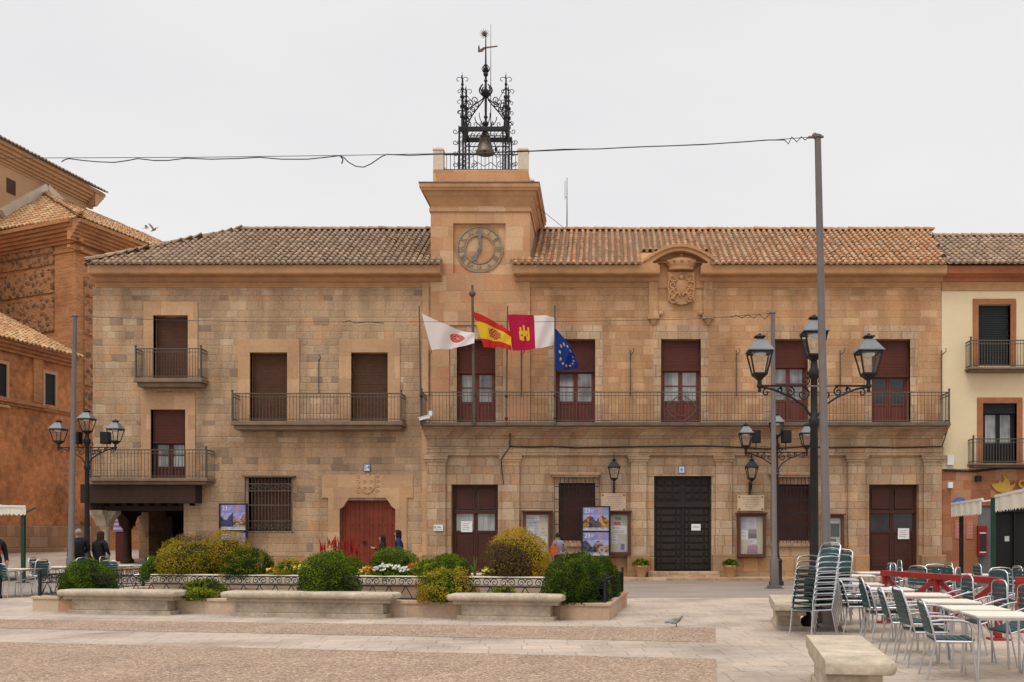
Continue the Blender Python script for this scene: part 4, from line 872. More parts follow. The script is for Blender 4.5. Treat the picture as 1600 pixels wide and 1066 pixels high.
# =====================================================================  THINGS ON THE FRONTS
yb = YF-1.02
poles = [(655, 478, .03, 'slim grey flagpole leaning at the left end of the balcony, flying the white flag', 658), (738, 446, .055, 'tallest flagpole, thick with a ball finial, flying the red and yellow flag', 741), (793, 478, .03, 'slim grey flagpole flying the crimson and white castle flag', 791), (867, 478, .035, 'slim grey flagpole carrying the drooping blue flag', 867)]
for px, pt, r, lb, pb_ in poles:
    q = MB(); x, xb_ = xx(px,yb), xx(pb_,yb); zt = zz(pt,yb); q.tube([(xb_,yb,ZB-.1),(x,yb,zt)], [r*1.15,r*.8], 8)
    t = tag(q.build('flagpole', MT['irong']), lb, 'flagpole', 'flagpoles on the town hall balcony')
    if r > .05: q = MB(); zf = zz(459,yb); q.ball((x,yb,zf), .12, n=10); q.build('ball_finial', MT['irong'], t)
    q = MB(); q.box(xb_-.05, xb_+.05, yb-.05, yb+.1, ZB+.9, ZB+.96); q.box(xb_-.05, xb_+.05, yb-.05, yb+.1, ZB+.1, ZB+.16); q.build('clamp', MT['iron'], t)
def bez(a, m, b, t): return a*(1-t)*(1-t) + m*2*t*(1-t) + b*t*t
def flag(label, top, bot, fn, amp=.16, ph=0., nu=56, nv=40, Y=yb-.03, sag=0):
    T = [Vector((xx(p[0],Y), Y, zz(p[1],Y))) for p in top]; B = [Vector((xx(p[0],Y), Y, zz(p[1],Y))) for p in bot]; mb = MB(); G = []
    for j in range(nv+1):
        r = []
        for i in range(nu+1):
            u, v = i/nu, j/nv; p = bez(*T, u).lerp(bez(*B, u), v)
            p.y += -amp*math.sin(u*6.5+v*1.6+ph)*min(1, u*2.5) - .05*math.sin(u*15+v*5+ph)*min(1, u*2)
            r.append(p)
        G.append(r)
    for j in range(nv):
        for i in range(nu): mb.face([G[j+1][i], G[j+1][i+1], G[j][i+1], G[j][i]], .5, fn((i+.5)/nu, (j+.5)/nv))
    me = mb.build('flag', MT['cloth'], smooth=True); return tag(me, label, 'flag', 'flags on the town hall balcony')
WH = (.78,.74,.72); RD = (.55,.03,.025); YL = (.80,.52,.03); CR = (.46,.012,.06); BL = (.012,.035,.22)
def f_white(u, v):
    d = math.hypot((u-.62)*1.5, v-.5)
    if d < .24: return RD if (int(u*46)+int(v*24)) % 3 and d > .05 else (.62,.35,.3)
    return WH
def f_spain(u, v):
    if v < .25 or v > .75: return RD
    d = math.hypot((u-.5)*1.1, (v-.5)*1.0)
    if d < .2: return (.38,.06,.03) if (int(u*40)+int(v*26)) % 3 else (.62,.36,.1)
    if abs(u-.34) < .02 and .36 < v < .66 or abs(u-.68) < .02 and .36 < v < .66: return (.45,.2,.1)
    return YL
def f_clm(u, v):
    if u > .52: return WH
    x, y = (u-.29)/.11, (v-.52)/.22
    if abs(x) < 1 and -.35 < y < 1 - .25*abs(x)**2:
        if abs(x) < .22 and y > .35: return CR
        return YL if (abs(abs(x)-.5) > .12 or abs(y-.2) > .12) else (.35,.05,.03)
    if -1 < y <= -.35 and any(abs(x-c) < .17 for c in (-.75, 0, .75)) and y > (-1 if abs(x) < .3 else -.8): return YL
    return CR
def f_eu(u, v):
    for k in range(12):
        a = 2*PI*k/12; su, sv = .5+.30*math.sin(a), .5-.36*math.cos(a)
        x, y = (u-su)/.05, (v-sv)/.055; rr = math.hypot(x, y); th = math.atan2(y, x)
        if rr < .62+.38*math.cos(5*th+1.5): return YL
    return BL
flag('white municipal flag with a round red emblem, blowing to the right', ((659,490),(706,514),(742,521)), ((674,547),(706,545),(742,538)), f_white, .14, .3)
flag('red and yellow national flag on the tallest flagpole', ((738,487),(770,496),(799,521)), ((756,543),(775,541),(799,548)), f_spain, .15, 1.2)
flag('crimson and white flag with a yellow castle', ((793,492),(836,489),(866,497)), ((801,548),(838,548),(866,539)), f_clm, .10, 2.1)
flag('dark blue flag with yellow stars, drooping from its pole', ((867,512),(890,536),(901,560)), ((867,578),(884,580),(904,575)), f_eu, .10, 4., 60, 48)
# street number tiles and small plates
def plate(px, py, w, h, s, label, cat, col=(.75,.76,.76), tc_=(.05,.07,.25), rim=(.1,.18,.45), y=YF-.06, name='number_tile', size=.8):
    q = MB(); x, z = xx(px,y), zz(py,y); q.box(x-w/2, x+w/2, y-.015, y+.08, z-h/2, z+h/2, col=rim); q.box(x-w/2+.025, x+w/2-.025, y-.02, y-.0155, z-h/2+.025, z+h/2-.025, col=col)
    text(q, s, h*size, upright(x, y-.022, z), tc_, .002); return tag(q.build(name, MT['v']), label, cat)
plate(573.5, 731, .24, .26, '54', 'white and blue tile reading 54 above the carved shield', 'number tile')
plate(1065, 734, .24, .27, '6', 'white and blue number tile reading 6 on the lintel of the main door', 'number tile', y=YF-.05)
q = MB(); y = YF-.05; x, z = xx(685,y-.1), zz(825,y); q.box(x-.17, x+.17, y-.12, y-.05, z-.11, z+.11, col=(.75,.75,.73)); text(q, '24h', .11, upright(x+.02, y-.123, z+.02), (.08,.08,.09), .002); q.box(x-.13, x+.13, y-.122, y-.121, z-.08, z-.065, col=(.2,.2,.2)); q.box(x-.145, x-.1, y-.122, y-.121, z-.02, z+.06, col=(.15,.15,.2))
q.box(x-.1,x+.1,y-.05,y+.06,z-.06,z+.06,col=(.3,.3,.3)); tag(q.build('wall_sign', MT['v']), 'small white sign on the pilaster left of the glazed street door', 'sign')
for px, py, w, h, lb in ((958.5,785,.92,.66,'cream marble plaque beside the posters, screwed above a notice board'), (1173,786,.98,.58,'cream marble plaque under the right wall lantern')):
    y = YF-.04; x, z = xx(px,y), zz(py,y); t = tag(MB().box(x-w/2, x+w/2, y-.02, YF+.02, z-h/2, z+h/2).build('plaque', MT['plaque'], bevel=.006), lb, 'plaque', 'marble plaques on the town hall'); q = MB()
    for k in range(7):
        l = w*(.62 if k in (0,1,3,4) else .42 if k < 6 else .2)/2; zq = z+h*.33-k*h*.11; xq = x-l
        while xq < x+l: g = RN.uniform(.02,.07); q.box(xq, min(xq+g,x+l), y-.0225, y-.0205, zq-.011, zq+.011, col=(.30,.19,.13)); xq += g+.022
    q.build('inscription', MT['v'], t); q = MB()
    for a in (-1,1):
        for b in (-1,1): q.ball((x+a*(w/2-.07), y-.025, z+b*(h/2-.07)), .035, .02, .035, n=6, col=(.25,.14,.08))
    q.build('rosette', MT['v'], t)
# notice boards
def papers(q, x0, x1, z0, z1, y, items):
    for a, b, c, d, col in items:
        X0_, X1_, Z0_, Z1_ = x0+(x1-x0)*a, x0+(x1-x0)*b, z1-(z1-z0)*d, z1-(z1-z0)*c; y -= .0012
        q.box(X0_, X1_, y-.002, y, Z0_, Z1_, col=col)
        if max(col) > .4 and (Z1_-Z0_) > .15:
            zq = Z1_-.05
            while zq > Z0_+.04: e = RN.uniform(.5,.95); q.box(X0_+.02, X0_+.02+(X1_-X0_-.04)*e, y-.0035, y-.0025, zq-.012, zq, col=(.22,.22,.25)); zq -= RN.choice((.03,.03,.06))
W_ = (.70,.70,.70); CRM = (.62,.55,.36); DK = (.10,.09,.09); LV = (.48,.47,.56)
boards = [((817,861,800,872), [(.0,.6,.0,.6,W_),(.08,.5,.05,.3,(.6,.66,.72)),(.35,.62,.12,.6,LV),(.62,1,.2,.5,CRM),(.6,.98,.55,.95,W_)], 'brown framed notice board left of the barred window, half hidden by the golden bush'),
 ((950,985,800,868), [(.25,.62,.04,.14,(.04,.25,.06)),(.15,.6,.18,.27,(.42,.03,.10)),(.66,.95,.08,.2,(.35,.38,.36)),(.0,.98,.29,.52,W_),(.05,.4,.55,.78,(.64,.65,.7)),(.45,.95,.73,.98,LV),(.6,.85,.8,.95,DK)], 'brown framed notice board with green and crimson papers beside the posters'),
 ((1153,1197,803,871), [(.0,.34,.03,.33,LV),(.34,.72,.0,.3,(.55,.55,.6)),(.03,.33,.36,.62,W_),(.36,.74,.34,.48,(.25,.2,.22)),(.36,.74,.46,.58,DK),(.38,.74,.6,.75,(.62,.63,.66)),(.32,.78,.78,.88,(.40,.15,.26)),(.30,.78,.88,.99,(.24,.17,.17))], 'brown framed notice board under the right marble plaque'),
 ((1288,1319,805,874), [(.0,1,.0,.12,W_),(.05,.95,.14,.5,(.035,.05,.05)),(.3,.7,.55,.66,(.03,.12,.10)),(.15,.95,.66,.95,W_),(.5,.8,.72,.8,(.5,.05,.25))], 'brown framed notice board behind the tall pole, next to the right street door')]
for (a, b, c, d), it, lb in boards:
    y = YF-.30; x0, x1, z0, z1 = xx(a,y), xx(b,y), zz(d,y), zz(c,y); w = .1
    q = MB(); q.box(x0, x0+w, y, YF-.03, z0, z1); q.box(x1-w, x1, y, YF-.03, z0, z1); q.box(x0+w, x1-w, y+.001, YF-.03, z0, z0+w*1.2); q.box(x0+w, x1-w, y+.001, YF-.03, z1-w, z1); q.box(x0-.06, x1+.06, y-.08, YF-.03, z1+.001, z1+.05)
    t = tag(q.build('notice_board', MT['wboard'], bevel=.006), lb, 'notice board', 'notice boards on the town hall wall')
    MB().box(x0+w, x1-w, YF-.16, YF-.05, z0+w*1.2, z1-w, col=(.50,.45,.34)).build('backing', MT['v'], t)
    q = MB(); papers(q, x0+w+.02, x1-w-.02, z0+w*1.2+.02, z1-w-.02, YF-.162, it); q.build('papers', MT['v'], t)
    MB().box(x0+w, x1-w, y+.03, y+.036, z0+w*1.2, z1-w).build('glass', MT['bglass'], t)
# festival posters: blurred evening views, each on a board
def poster(q, x0, x1, z0, z1, y, seed, num):
    nx, nz = 34, 32; rg = random.Random(seed)
    def fn(u, v):
        nz_ = noise.noise((u*7+seed, v*9, seed*.7)); col = [.22,.21,.50]
        if v < .3: col = [.23+.06*nz_, .22+.06*nz_, .46]; 
        if v < .28 and abs(u-.66) < .07: return (.34,.25,.30)
        if v >= .3:
            l = u < .49; uu = u/.49 if l else (u-.51)/.49; vv = (v-.3)/.7
            if .49 <= u < .51: return (.5,.5,.58)
            sky = [.30+.1*nz_, .29+.1*nz_, .55-.2*vv]; col = sky
            hgt = .25+.18*math.sin(uu*5+seed*2)+.1*nz_
            if vv > hgt:
                if seed == 1: col = [.40,.20,.05] if (uu < .5) == l else [.09,.08,.12]
                elif seed == 2: col = [.08,.08,.12] if l else [.34,.2,.14]
                else: col = [.05,.06,.13] if l else [.36,.17,.08]
                if not l and .2 < uu < .7: col = [.48,.27,.09] if seed == 1 else [.42,.3,.24]
                if nz_ > .1 or noise.noise((u*19+seed, v*23, 3)) > .25: col = [c*.3 for c in col]
            if vv > .82: col = [.34+.2*nz_,.34+.2*nz_,.40]
            if vv > .95: col = [.6,.6,.66]
        return tuple(max(.01, c) for c in col)
    for i in range(nx):
        for j in range(nz):
            a, b = x0+(x1-x0)*i/nx, x0+(x1-x0)*(i+1)/nx; c, d = z1-(z1-z0)*(j+1)/nz, z1-(z1-z0)*j/nz
            q.face([(a,y,c),(b,y,c),(b,y,d),(a,y,d)], .5, fn((i+.5)/nx, (j+.5)/nz))
    w = x1-x0; text(q, num, w*.23, upright(x0+w*.17, y-.004, z1-(z1-z0)*.15), (.75,.75,.78), .001)
    for k in range(3): q.box(x0+w*.3, x0+w*(.44-.03*k), y-.003, y-.0005, z1-(z1-z0)*(.11+.045*k)-.008, z1-(z1-z0)*(.11+.045*k)+.006, col=(.6,.6,.66))
for (a, b, rows, lb, dy) in ((909.5, 952.5, ((793,829,1),(832,868,2)), 'black stand of two purple evening-view posters reading 23, in front of the barred window', .55), (343.5, 385, ((789,828,3),(833,870,3)), 'purple poster stand reading 23 beside the grilled window, behind the golden bushes', .5)):
    y = YF-dy; x0, x1 = xx(a,y), xx(b,y); q = MB()
    for x in (x0-.03, x1-.03): q.box(x, x+.06, y-.02, y+.06, -.02, zz(rows[0][0],y)+.05)
    q.box(x0+.03, x1-.03, y+.0, y+.05, zz(rows[0][0],y), zz(rows[0][0],y)+.05); q.box(x0+.03, x1-.03, y, y+.05, zz(rows[0][1],y)-.04, zz(rows[0][1],y)); q.box(x0-.03, x1+.03, y-.25, y+.3, -.03, .03)
    t = tag(q.build('poster_stand', MT['iron']), lb, 'poster stand')
    for c, d, sd in rows: q = MB(); poster(q, x0+.03, x1-.03, zz(d,y), zz(c,y), y, sd, '23'); q.box(x0+.03, x1-.03, y+.002, y+.02, zz(d,y), zz(c,y), col=(.1,.1,.1)); q.build('poster', MT['v'], t)
# wall lanterns
def lantern_mesh(par, c, s=1.0, local=False, hood='lroof', m='iron'):
    """square tapered lantern: frame, glass, hood; c = foot of the glass body"""
    s *= .80; x, y, z = c; w0, w1, h = .28*s, .50*s, .50*s
    q = MB(); q.pyr((x,y,z), .2*s, .33*s, -.06*s, 0); q.pyr((x,y,z), .1*s, .2*s, -.12*s, -.06*s)
    for a in (-1,1):
        for b in (-1,1): q.bar((x+a*w0/2,y+b*w0/2,z), (x+a*w1/2,y+b*w1/2,z+h), .03*s, .03*s)
    for zq, w in ((z+.01, w0), (z+h, w1)):
        for a in (-1,1): q.bar((x-w/2,y+a*w/2,zq),(x+w/2,y+a*w/2,zq),.03*s,.045*s); q.bar((x+a*w/2,y-w/2,zq),(x+a*w/2,y+w/2,zq),.03*s,.045*s)
    o = q.build('lantern', MT[m], par, local); q = MB(); q.pyr((x,y,z+h+.02*s), w1*.3, w1*.32, .27*s, .33*s); q.pyr((x,y,z+h+.02*s), w1*.5, w1*.42, .33*s, .36*s); q.ball((x,y,z+h+.39*s), .05*s, n=6); q.build('lantern_cap', MT['iron'], o, local)
    q = MB(); q.pyr((x,y,z+h+.02*s), w1*1.18, w1*1.14, 0, .03*s); q.pyr((x,y,z+h+.02*s), w1*1.1, w1*.42, .03*s, .27*s); 
    q.build('lantern_hood', MT[hood], o, local)
    q = MB(); q.pyr((x,y,z), w0*.94, w1*.95, .02*s, h-.02*s); q.build('lantern_glass', MT['glass'], o, local)
    q = MB(); q.ball((x,y,z+h-.03*s), .15*s, .15*s, .06*s, n=8); q.build('lamp_bowl', MT['wplas'], o, local); return o
for px, lb in ((959.5, 'black wall lantern between the left barred window and the main door'), (1174.5, 'black wall lantern right of the main door')):
    y = YF-.5; x = xx(px,y); z = zz(748,y); t = thing('wall_lantern', lb, 'wall lantern', (x,YF-.1,zz(765)), 0, 'wall lanterns on the town hall')
    lantern_mesh(t, (x,y,z), 1.0, False, 'iron'); q = MB()
    q.tube([(x,y,z-.1),(x,y+.02,z-.24),(x,y+.2,z-.42),(x,YF-.02,z-.46)], .025, 6); q.tube([(x,y+.05,z-.28),(x,YF-.02,z-.15)], .016, 5); q.tube(spiral((x,y+.16,z-.3), .1, .03, 0, 7, 12, 'yz'), .014, 4)
    q.box(x-.03,x+.03,YF-.05,YF+.02,z-.58,z-.1); q.build('wall_bracket', MT['iron'], t); q = MB(); q.tube([(x,y,z+.75),(x,y,z+1.0)], [.03,.006], 5); q.build('finial', MT['iron'], t)
# security camera, antenna, cables
yc = YF-1.05; q = MB(); c = at(664,653,yc); q.M = Matrix.Translation(c) @ Matrix.Rotation(.35,4,'Z') @ Matrix.Rotation(-.3,4,'Y'); q.box(-.22,.18,-.06,.06,-.05,.05); q.box(-.26,.2,-.075,.075,.05,.07)
t = tag(q.build('security_camera', MT['wplas'], bevel=.01), 'white security camera at the left corner of the long balcony', 'security camera')
q = MB(); q.tube([c+Vector((.1,0,0)), c+Vector((.15,.1,-.02)), c+Vector((.15,.2,-.08))], .025, 6); q.box(c.x+.1, c.x+.26, c.y+.1, c.y+.2, c.z+.08, c.z+.26); q.build('camera_bracket', MT['wplas'], t)
q = MB(); p = at(886,357,ye+DR); q.tube([(p.x,p.y,p.z-.4),(p.x,p.y,zz(278,p.y))], [.03,.012], 5); t = tag(q.build('antenna', MT['irong']), 'thin whip antenna on the ridge of the orange roof', 'antenna')
q = MB(); zq = zz(312,p.y); q.tube([(p.x-.08,p.y,zq),(p.x-.08,p.y,zq+.75)], .01, 4); q.tube([(p.x-.08,p.y,zq+.1),(p.x,p.y,zq+.1)], .01, 4); q.build('dipole', MT['irong'], t)
q = MB(); q.tube([at(839,322,YF+1), at(858,338,YF+2), at(882,357,ye+DR)], .012, 4); tag(q.build('stay_wire', MT['cable']), 'thin dark wire from the tower cornice down to the orange roof', 'wire')
q = MB(); y = YF-.24; q.tube([Vector((xx(px,y), y, zz(py,y))) for px, py in ((787,757),(785,740),(783,718),(790,708),(797,698),(797,680),(796,667))], .022, 5); q.tube([Vector((xx(px,y), y, zz(py,y))) for px, py in ((796,698),(830,699),(863,698),(900,700),(960,699),(1030,698),(1100,697),(1150,699),(1200,702),(1260,698),(1300,700),(1350,699),(1400,700),(1472,698),(1480,672),(1483,664))], .026, 5)
tag(q.build('facade_cable', MT['cable']), 'black cable strung along the stone band under the long balcony', 'cable')
# =====================================================================  GROUND
xs = [-400,-150,-70] + [-45+1.5*i for i in range(28)] + [0,20,60,150,400]; ys = [-60,-10,5,20,26,29] + [31+.7*i for i in range(17)] + [45,50,60,90,200,500]
mb = MB(); mb.grid([[(x,y,gz(x,y)) for x in xs] for y in ys]); struct(mb.build('plaza_ground', MT['pave'], smooth=True))
def sheet(name, m, pts, dz, nx=24, ny=4):
    a, b, c, d = [Vector(p) for p in pts]; rows = []
    for j in range(ny+1):
        l, r = a.lerp(d, j/ny), b.lerp(c, j/ny); rows.append([(*(q := l.lerp(r, i/nx)).xy, gz(q.x, q.y)+dz) for i in range(nx+1)])
    return rows
mb = MB(); mb.grid(sheet('', 0, [(-60,25.1,0),(40,25.1,0),(40,34.0,0),(-60,34.0,0)], .006, 60, 14)); struct(mb.build('street', MT['road'], smooth=True))
# pink gravel-concrete fields set into the paving
mb = MB(); A_, B_, C_, D_ = gp(-300,964.5), gp(1119,981.5), gp(1119,1004), gp(-300,976); n = 17
for i in range(n):
    f = lambda t: t
    t0, t1 = i/n+.0005, (i+1)/n-.0005
    if i == 0: t0 = 0
    mb.face([(*D_.lerp(C_,t0).xy,.004),(*D_.lerp(C_,t1).xy,.004),(*A_.lerp(B_,t1).xy,.004),(*A_.lerp(B_,t0).xy,.004)])
A2, B2 = gp(-300,996), gp(1119,1030); e = Vector((.115,1,0))
n = 6; rows_a = [A2.lerp(B2,i/12) for i in range(13)]
mb.grid([[(*(p-e*k).xy,.004) for p in rows_a] for k in (16,8,0)])
struct(mb.build('gravel_field', MT['pink']))
MB().box(XL-3, XR+9, 33.95, YF+.3, -.1, .10).build('pavement', MT['ashg'], bevel=.02)['kind'] = 'structure'

# =====================================================================  PLANTER
PA = Vector((xx(51,20.6),20.6,0)); PB = Vector((.15,18.47,0)); uh = (PB-PA).normalized(); PLn = (PB-PA).length; vh = Vector((.112,1,0)).normalized(); PDp = 4.0
def pl(u, v, z=0): return PA + uh*u + vh*v + Vector((0,0,z))
def plpx(px, v, z=0):
    k = (px-CX)/F; b = PA + vh*v; u = (k*b.y-b.x)/(uh.x-k*uh.y); return pl(u, v, z)
def slab(mb, u0, u1, v0, v1, z0, z1):
    q = [pl(u0,v0),pl(u1,v0),pl(u1,v1),pl(u0,v1)]; mb.plan([(p.x,p.y) for p in q], z0, z1)
t = thing('planter', 'long stone planter of pinkish slabs with raised inner bed, in front of the town hall', 'planter', PA)
mb = MB(); w = .28
for a in ((0,PLn,0,w),(0,PLn,PDp-w,PDp),(0,w,w,PDp-w),(PLn-w,PLn,w,PDp-w)): slab(mb, *a, -.05, .26)
mb.build('planter_wall', MT['pwall'], t, bevel=.01)
mb = MB()
for a in ((-.03,PLn+.03,-.03,w),(-.03,PLn+.03,PDp-w,PDp+.03),(-.03,w,w+.002,PDp-w-.002),(PLn-w,PLn+.03,w+.002,PDp-w-.002)): slab(mb, *a, .262, .325)
mb.build('coping', MT['pwall'], t, bevel=.012)
mb = MB(); slab(mb, w, PLn-w, w, 1.9, 0, .25); slab(mb, 1.75, PLn-1.0, 2.12, PDp-w-.2, .3, .64); mb.build('soil', MT['soil'], t)
iu0 = (plpx(196,1.9)-pl(0,1.9)).dot(uh); iu1 = (plpx(862,1.9)-pl(0,1.9)).dot(uh)
mb = MB(); slab(mb, 1.6, PLn-.85, 1.92, 2.1, .0, .52); slab(mb, 1.6, PLn-.85, PDp-w-.2, PDp-w-.02, .0, .52); mb.build('inner_wall', MT['pwall'], t, bevel=.01)
mb = MB(); slab(mb, 1.56, PLn-.8, 1.88, 2.16, .522, .73); slab(mb, 1.56, PLn-.8, PDp-w-.25, PDp-w-.01, .522, .73); mb.build('inner_coping', MT['white_stone'], t, bevel=.04)
# scrolled railing on the planter wall
t = thing('planter_railing', 'low wrought iron railing of paired scrolls around the stone planter', 'railing', pl(0,.1,.325))
def rail_run(P0, P1, dense=False):
    P0, P1 = Vector(P0), Vector(P1); L_ = (P1-P0).length; d = (P1-P0)/L_; n = max(1, int(L_/.345)); mb = MB(); z0, z1 = .325, .78
    for z, h in ((z1,.022),(z1-.17,.016),(z0+.03,.016)): mb.bar(P0+Vector((0,0,z)), P1+Vector((0,0,z)), .02, h)
    for i in range(n):
        c = P0 + d*(L_*(i+.5)/n)
        for s in (-1,1):
            sp = [(.085-.068*k/16, k/16*9.0) for k in range(17)]
            mb.tube([c + d*s*(.082 + r*math.cos(PI-a)) + Vector((0,0,z1-.085-.0+r*math.sin(PI-a)*1.0)) for r, a in sp][::1], .0095, 4)
            mb.tube([c + Vector((0,0,z1-.16)), c + d*s*.03 + Vector((0,0,z1-.22)), c + d*s*.15 + Vector((0,0,z0+.03))], .0095, 4)
        if dense:
            for k in range(8): mb.bar(c + d*((k-3.5)*.043) + Vector((0,0,z0)), c + d*((k-3.5)*.043) + Vector((0,0,z1)), .034, .034)
    return mb
rail_run(pl(.1,.1), pl(PLn-.1,.1)).build('scroll_panel', MT['iron'], t); rail_run(pl(.1,PDp-.1), pl(PLn-.1,PDp-.1)).build('scroll_panel', MT['iron'], t)
rail_run(pl(PLn-.1,.14), pl(PLn-.1,PDp-.14), True).build('scroll_panel', MT['iron'], t); rail_run(pl(.1,.14), pl(.1,PDp-.14)).build('scroll_panel', MT['iron'], t)
for u, v in ((.1,.1),(PLn-.1,.1),(PLn-.1,PDp-.1),(.1,PDp-.1)):
    q = MB(); p = pl(u,v); q.bar((p.x,p.y,.325),(p.x,p.y,.84),.05,.05,up=(0,1,0)); q.ball((p.x,p.y,.86),.035,n=6); q.build('post', MT['iron'], t)
# stone benches
def bench(label, O, ax, ay, length, depth, ztop, group, skirt=.18, th=.155):
    """slab with a rounded nose on a recessed pedestal; ax along, ay across"""
    O, ax, ay = Vector(O), Vector(ax).normalized(), Vector(ay).normalized()
    t = thing('stone_bench', label, 'bench', O, 0, group)
    def P(a, b, z): return O + ax*a + ay*b + Vector((0,0,z))
    q = MB(); prof = []; r = th*.36
    for k in range(7): g = -PI/2+PI*k/6*.999; prof.append((0 - r*math.cos(g)*.9+.02, ztop-th*.42 + th*.42*math.sin(g)))
    prof += [(depth, ztop), (depth, ztop-th*.84)]; prof += [(depth*.5, ztop-th*.84)]
    rows = []
    for a, s in ((0,.06),(.03,.02),(.08,0),(length*.5,0),(length-.08,0),(length-.03,.02),(length,.06)):
        rows.append([P(a, b + s*(1 if b < depth*.4 else -.0), z - (s*.6 if z > ztop-.03 else -s*.3)) for b, z in prof])
    q.grid(rows, .5, (1,1,1), True); q.face(rows[0][::-1]); q.face(rows[-1]); q.build('seat_slab', MT['bench'], t, smooth=True)
    q = MB()
    def bx(a0,a1,b0,b1,z0,z1): c = [P(a0,b0,0),P(a1,b0,0),P(a1,b1,0),P(a0,b1,0)]; q.plan([(p.x,p.y) for p in c], z0, z1)
    bx(.1,length-.1,.09,depth-.02,ztop-th*.84-.075,ztop-th*.84-.002); bx(skirt+.08,length-skirt-.08,.16,depth-.06,.08,ztop-th*.84-.077); bx(skirt,length-skirt,.12,depth-.03,-.02,.079)
    q.build('pedestal', MT['bench'], t, bevel=.012)
g = 'stone benches around the planter'
for a, b, lb, zt in ((87,273,'pale stone bench at the left end of the planter, under the round bush',.50), (343,614,'longest pale stone bench, at the middle of the planter front',.50), (697,879,'pale stone bench on the planter front near its right corner',.50)):
    p0, p1 = plpx(a,-.52), plpx(b,-.52); bench(lb, (p0.x,p0.y,0), uh, vh, (p1-p0).length, .52, zt, g)
ex2 = Vector((.135,1,0)).normalized(); ez2 = Vector((1,-.135,0)).normalized()
p = at(1292,1035,8.75); bench('nearest pale stone bench, in the right foreground beside the tall pole', (p.x+.62,p.y,0), ex2, -ez2, 2.35, .62, .49, 'free standing stone benches', .35, .17)
p = at(1213,945,16.1); bench('pale stone bench beside the second pole, left of the stacked chairs', (p.x+.6,p.y,0), ex2, -ez2, 2.4, .62, .49, 'free standing stone benches', .35, .17)

# =====================================================================  SHRUBS AND FLOWERS
def leafball(mb, c, rx, ry, rz, n, ls, colf, lump=.12, seed=0, squash=.35, shell=.55, fl=1.0):
    rg = random.Random(seed*77+5); c = Vector(c)
    for i in range(n):
        a = rg.uniform(0, 2*PI); s = rg.uniform(-squash, 1.0); h = math.sqrt(max(0, 1-s*s)); d = Vector((h*math.cos(a), h*math.sin(a), s))
        nz_ = noise.noise(d*2.6+Vector((seed*3.1,0,0))); nz2 = noise.noise(d*7+Vector((0,seed*1.7,0)))
        if rg.random() < .025: r0_ = rg.uniform(.03,.13)
        else: r0_ = 0
        r = (1+r0_+lump*1.5*nz_+lump*.6*nz2)*(1-abs(rg.gauss(0,.5))*(1-shell)*.5)
        p = c + Vector((d.x*rx*r, d.y*ry*r, d.z*rz*r if d.z > 0 else d.z*rz*r*1.0))
        nn = (d*.7 + Vector((rg.gauss(0,.6),rg.gauss(0,.6),rg.gauss(0,.6)+.3))).normalized(); u = nn.orthogonal().normalized(); u = Matrix.Rotation(rg.uniform(0,6.3),3,nn) @ u; v = nn.cross(u)
        l = ls*rg.uniform(.6,1.35); w = l*rg.uniform(.4,.6); col = colf(d, r, nz_, nz2, rg)
        mb.face([p-u*l*.5, p+v*w*.5+nn*l*.08, p+u*l*.5, p-v*w*.5+nn*l*.08], .5, col)
def blend(a, b, t): t = max(0, min(1, t)); return tuple(x+(y-x)*t for x, y in zip(a, b))
DG, MG, LG, YG, GO, OL, BR, TW = (.026,.052,.006), (.058,.105,.008), (.125,.19,.012), (.27,.27,.02), (.44,.28,.02), (.25,.19,.015), (.095,.055,.03), (.16,.10,.035)
def pal(*cols, tip=None, dead=None, spread=.5):
    def f(d, r, n1, n2, rg):
        t = .5 + n1*.9 + n2*.5 + rg.gauss(0, .22); k = len(cols)-1; x = max(0, min(.999, t))*k; c = blend(cols[int(x)], cols[int(x)+1], x-int(x)) if k else cols[0]
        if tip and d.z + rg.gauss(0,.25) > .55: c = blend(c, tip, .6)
        if dead:
            q = dead(d)
            if rg.random() < q: c = blend(BR, TW, rg.random())
        return c
    return f
def shrub(label, px, v, wpx, top, zb, colf, n=5200, ls=.05, depth=None, lump=.12, name='shrub', group='clipped shrubs in the planter', squash=.3):
    p = plpx(px, v); sc = F/p.y; rx = wpx/sc/2*.94; zt = zz(top, p.y); h = zt-zb; rz = h*.74*.95; c = Vector((p.x, p.y, zb+h*.26)); ry = depth or min(rx*.9, .85)
    t = thing(name, label, 'shrub', (p.x, p.y, zb), 0, group)
    mb = MB(); leafball(mb, c, rx, ry, rz, int(n*1.7), ls*.8, colf, lump*.8, int(px), squash*1.2); mb.build('foliage', MT['leaf'], t)
    mb = MB(); sd = px*.013
    rows = []
    for i in range(11):
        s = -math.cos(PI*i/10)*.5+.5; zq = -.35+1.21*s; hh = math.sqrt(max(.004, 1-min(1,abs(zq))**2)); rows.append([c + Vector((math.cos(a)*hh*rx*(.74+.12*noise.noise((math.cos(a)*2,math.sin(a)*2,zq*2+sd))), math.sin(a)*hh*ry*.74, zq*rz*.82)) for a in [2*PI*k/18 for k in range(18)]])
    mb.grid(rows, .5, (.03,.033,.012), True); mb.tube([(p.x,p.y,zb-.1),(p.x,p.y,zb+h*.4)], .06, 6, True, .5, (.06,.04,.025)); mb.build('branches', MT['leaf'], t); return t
shrub('round dark green bush at the left end of the planter, over the first bench', 138, .42, 94, 871, .26, pal(DG,MG,MG,LG), 6500, .05)
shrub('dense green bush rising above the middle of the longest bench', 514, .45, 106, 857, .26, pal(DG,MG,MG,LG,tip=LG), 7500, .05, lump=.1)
shrub('largest dark green bush at the right corner of the planter', 900, .55, 116, 858, .26, pal(DG,DG,MG,MG,LG), 9500, .05, .72, .09)
shrub('dark green bush half hidden behind the corner bush', 943, 2.0, 56, 866, .26, pal(DG,MG,MG), 3500, .05)

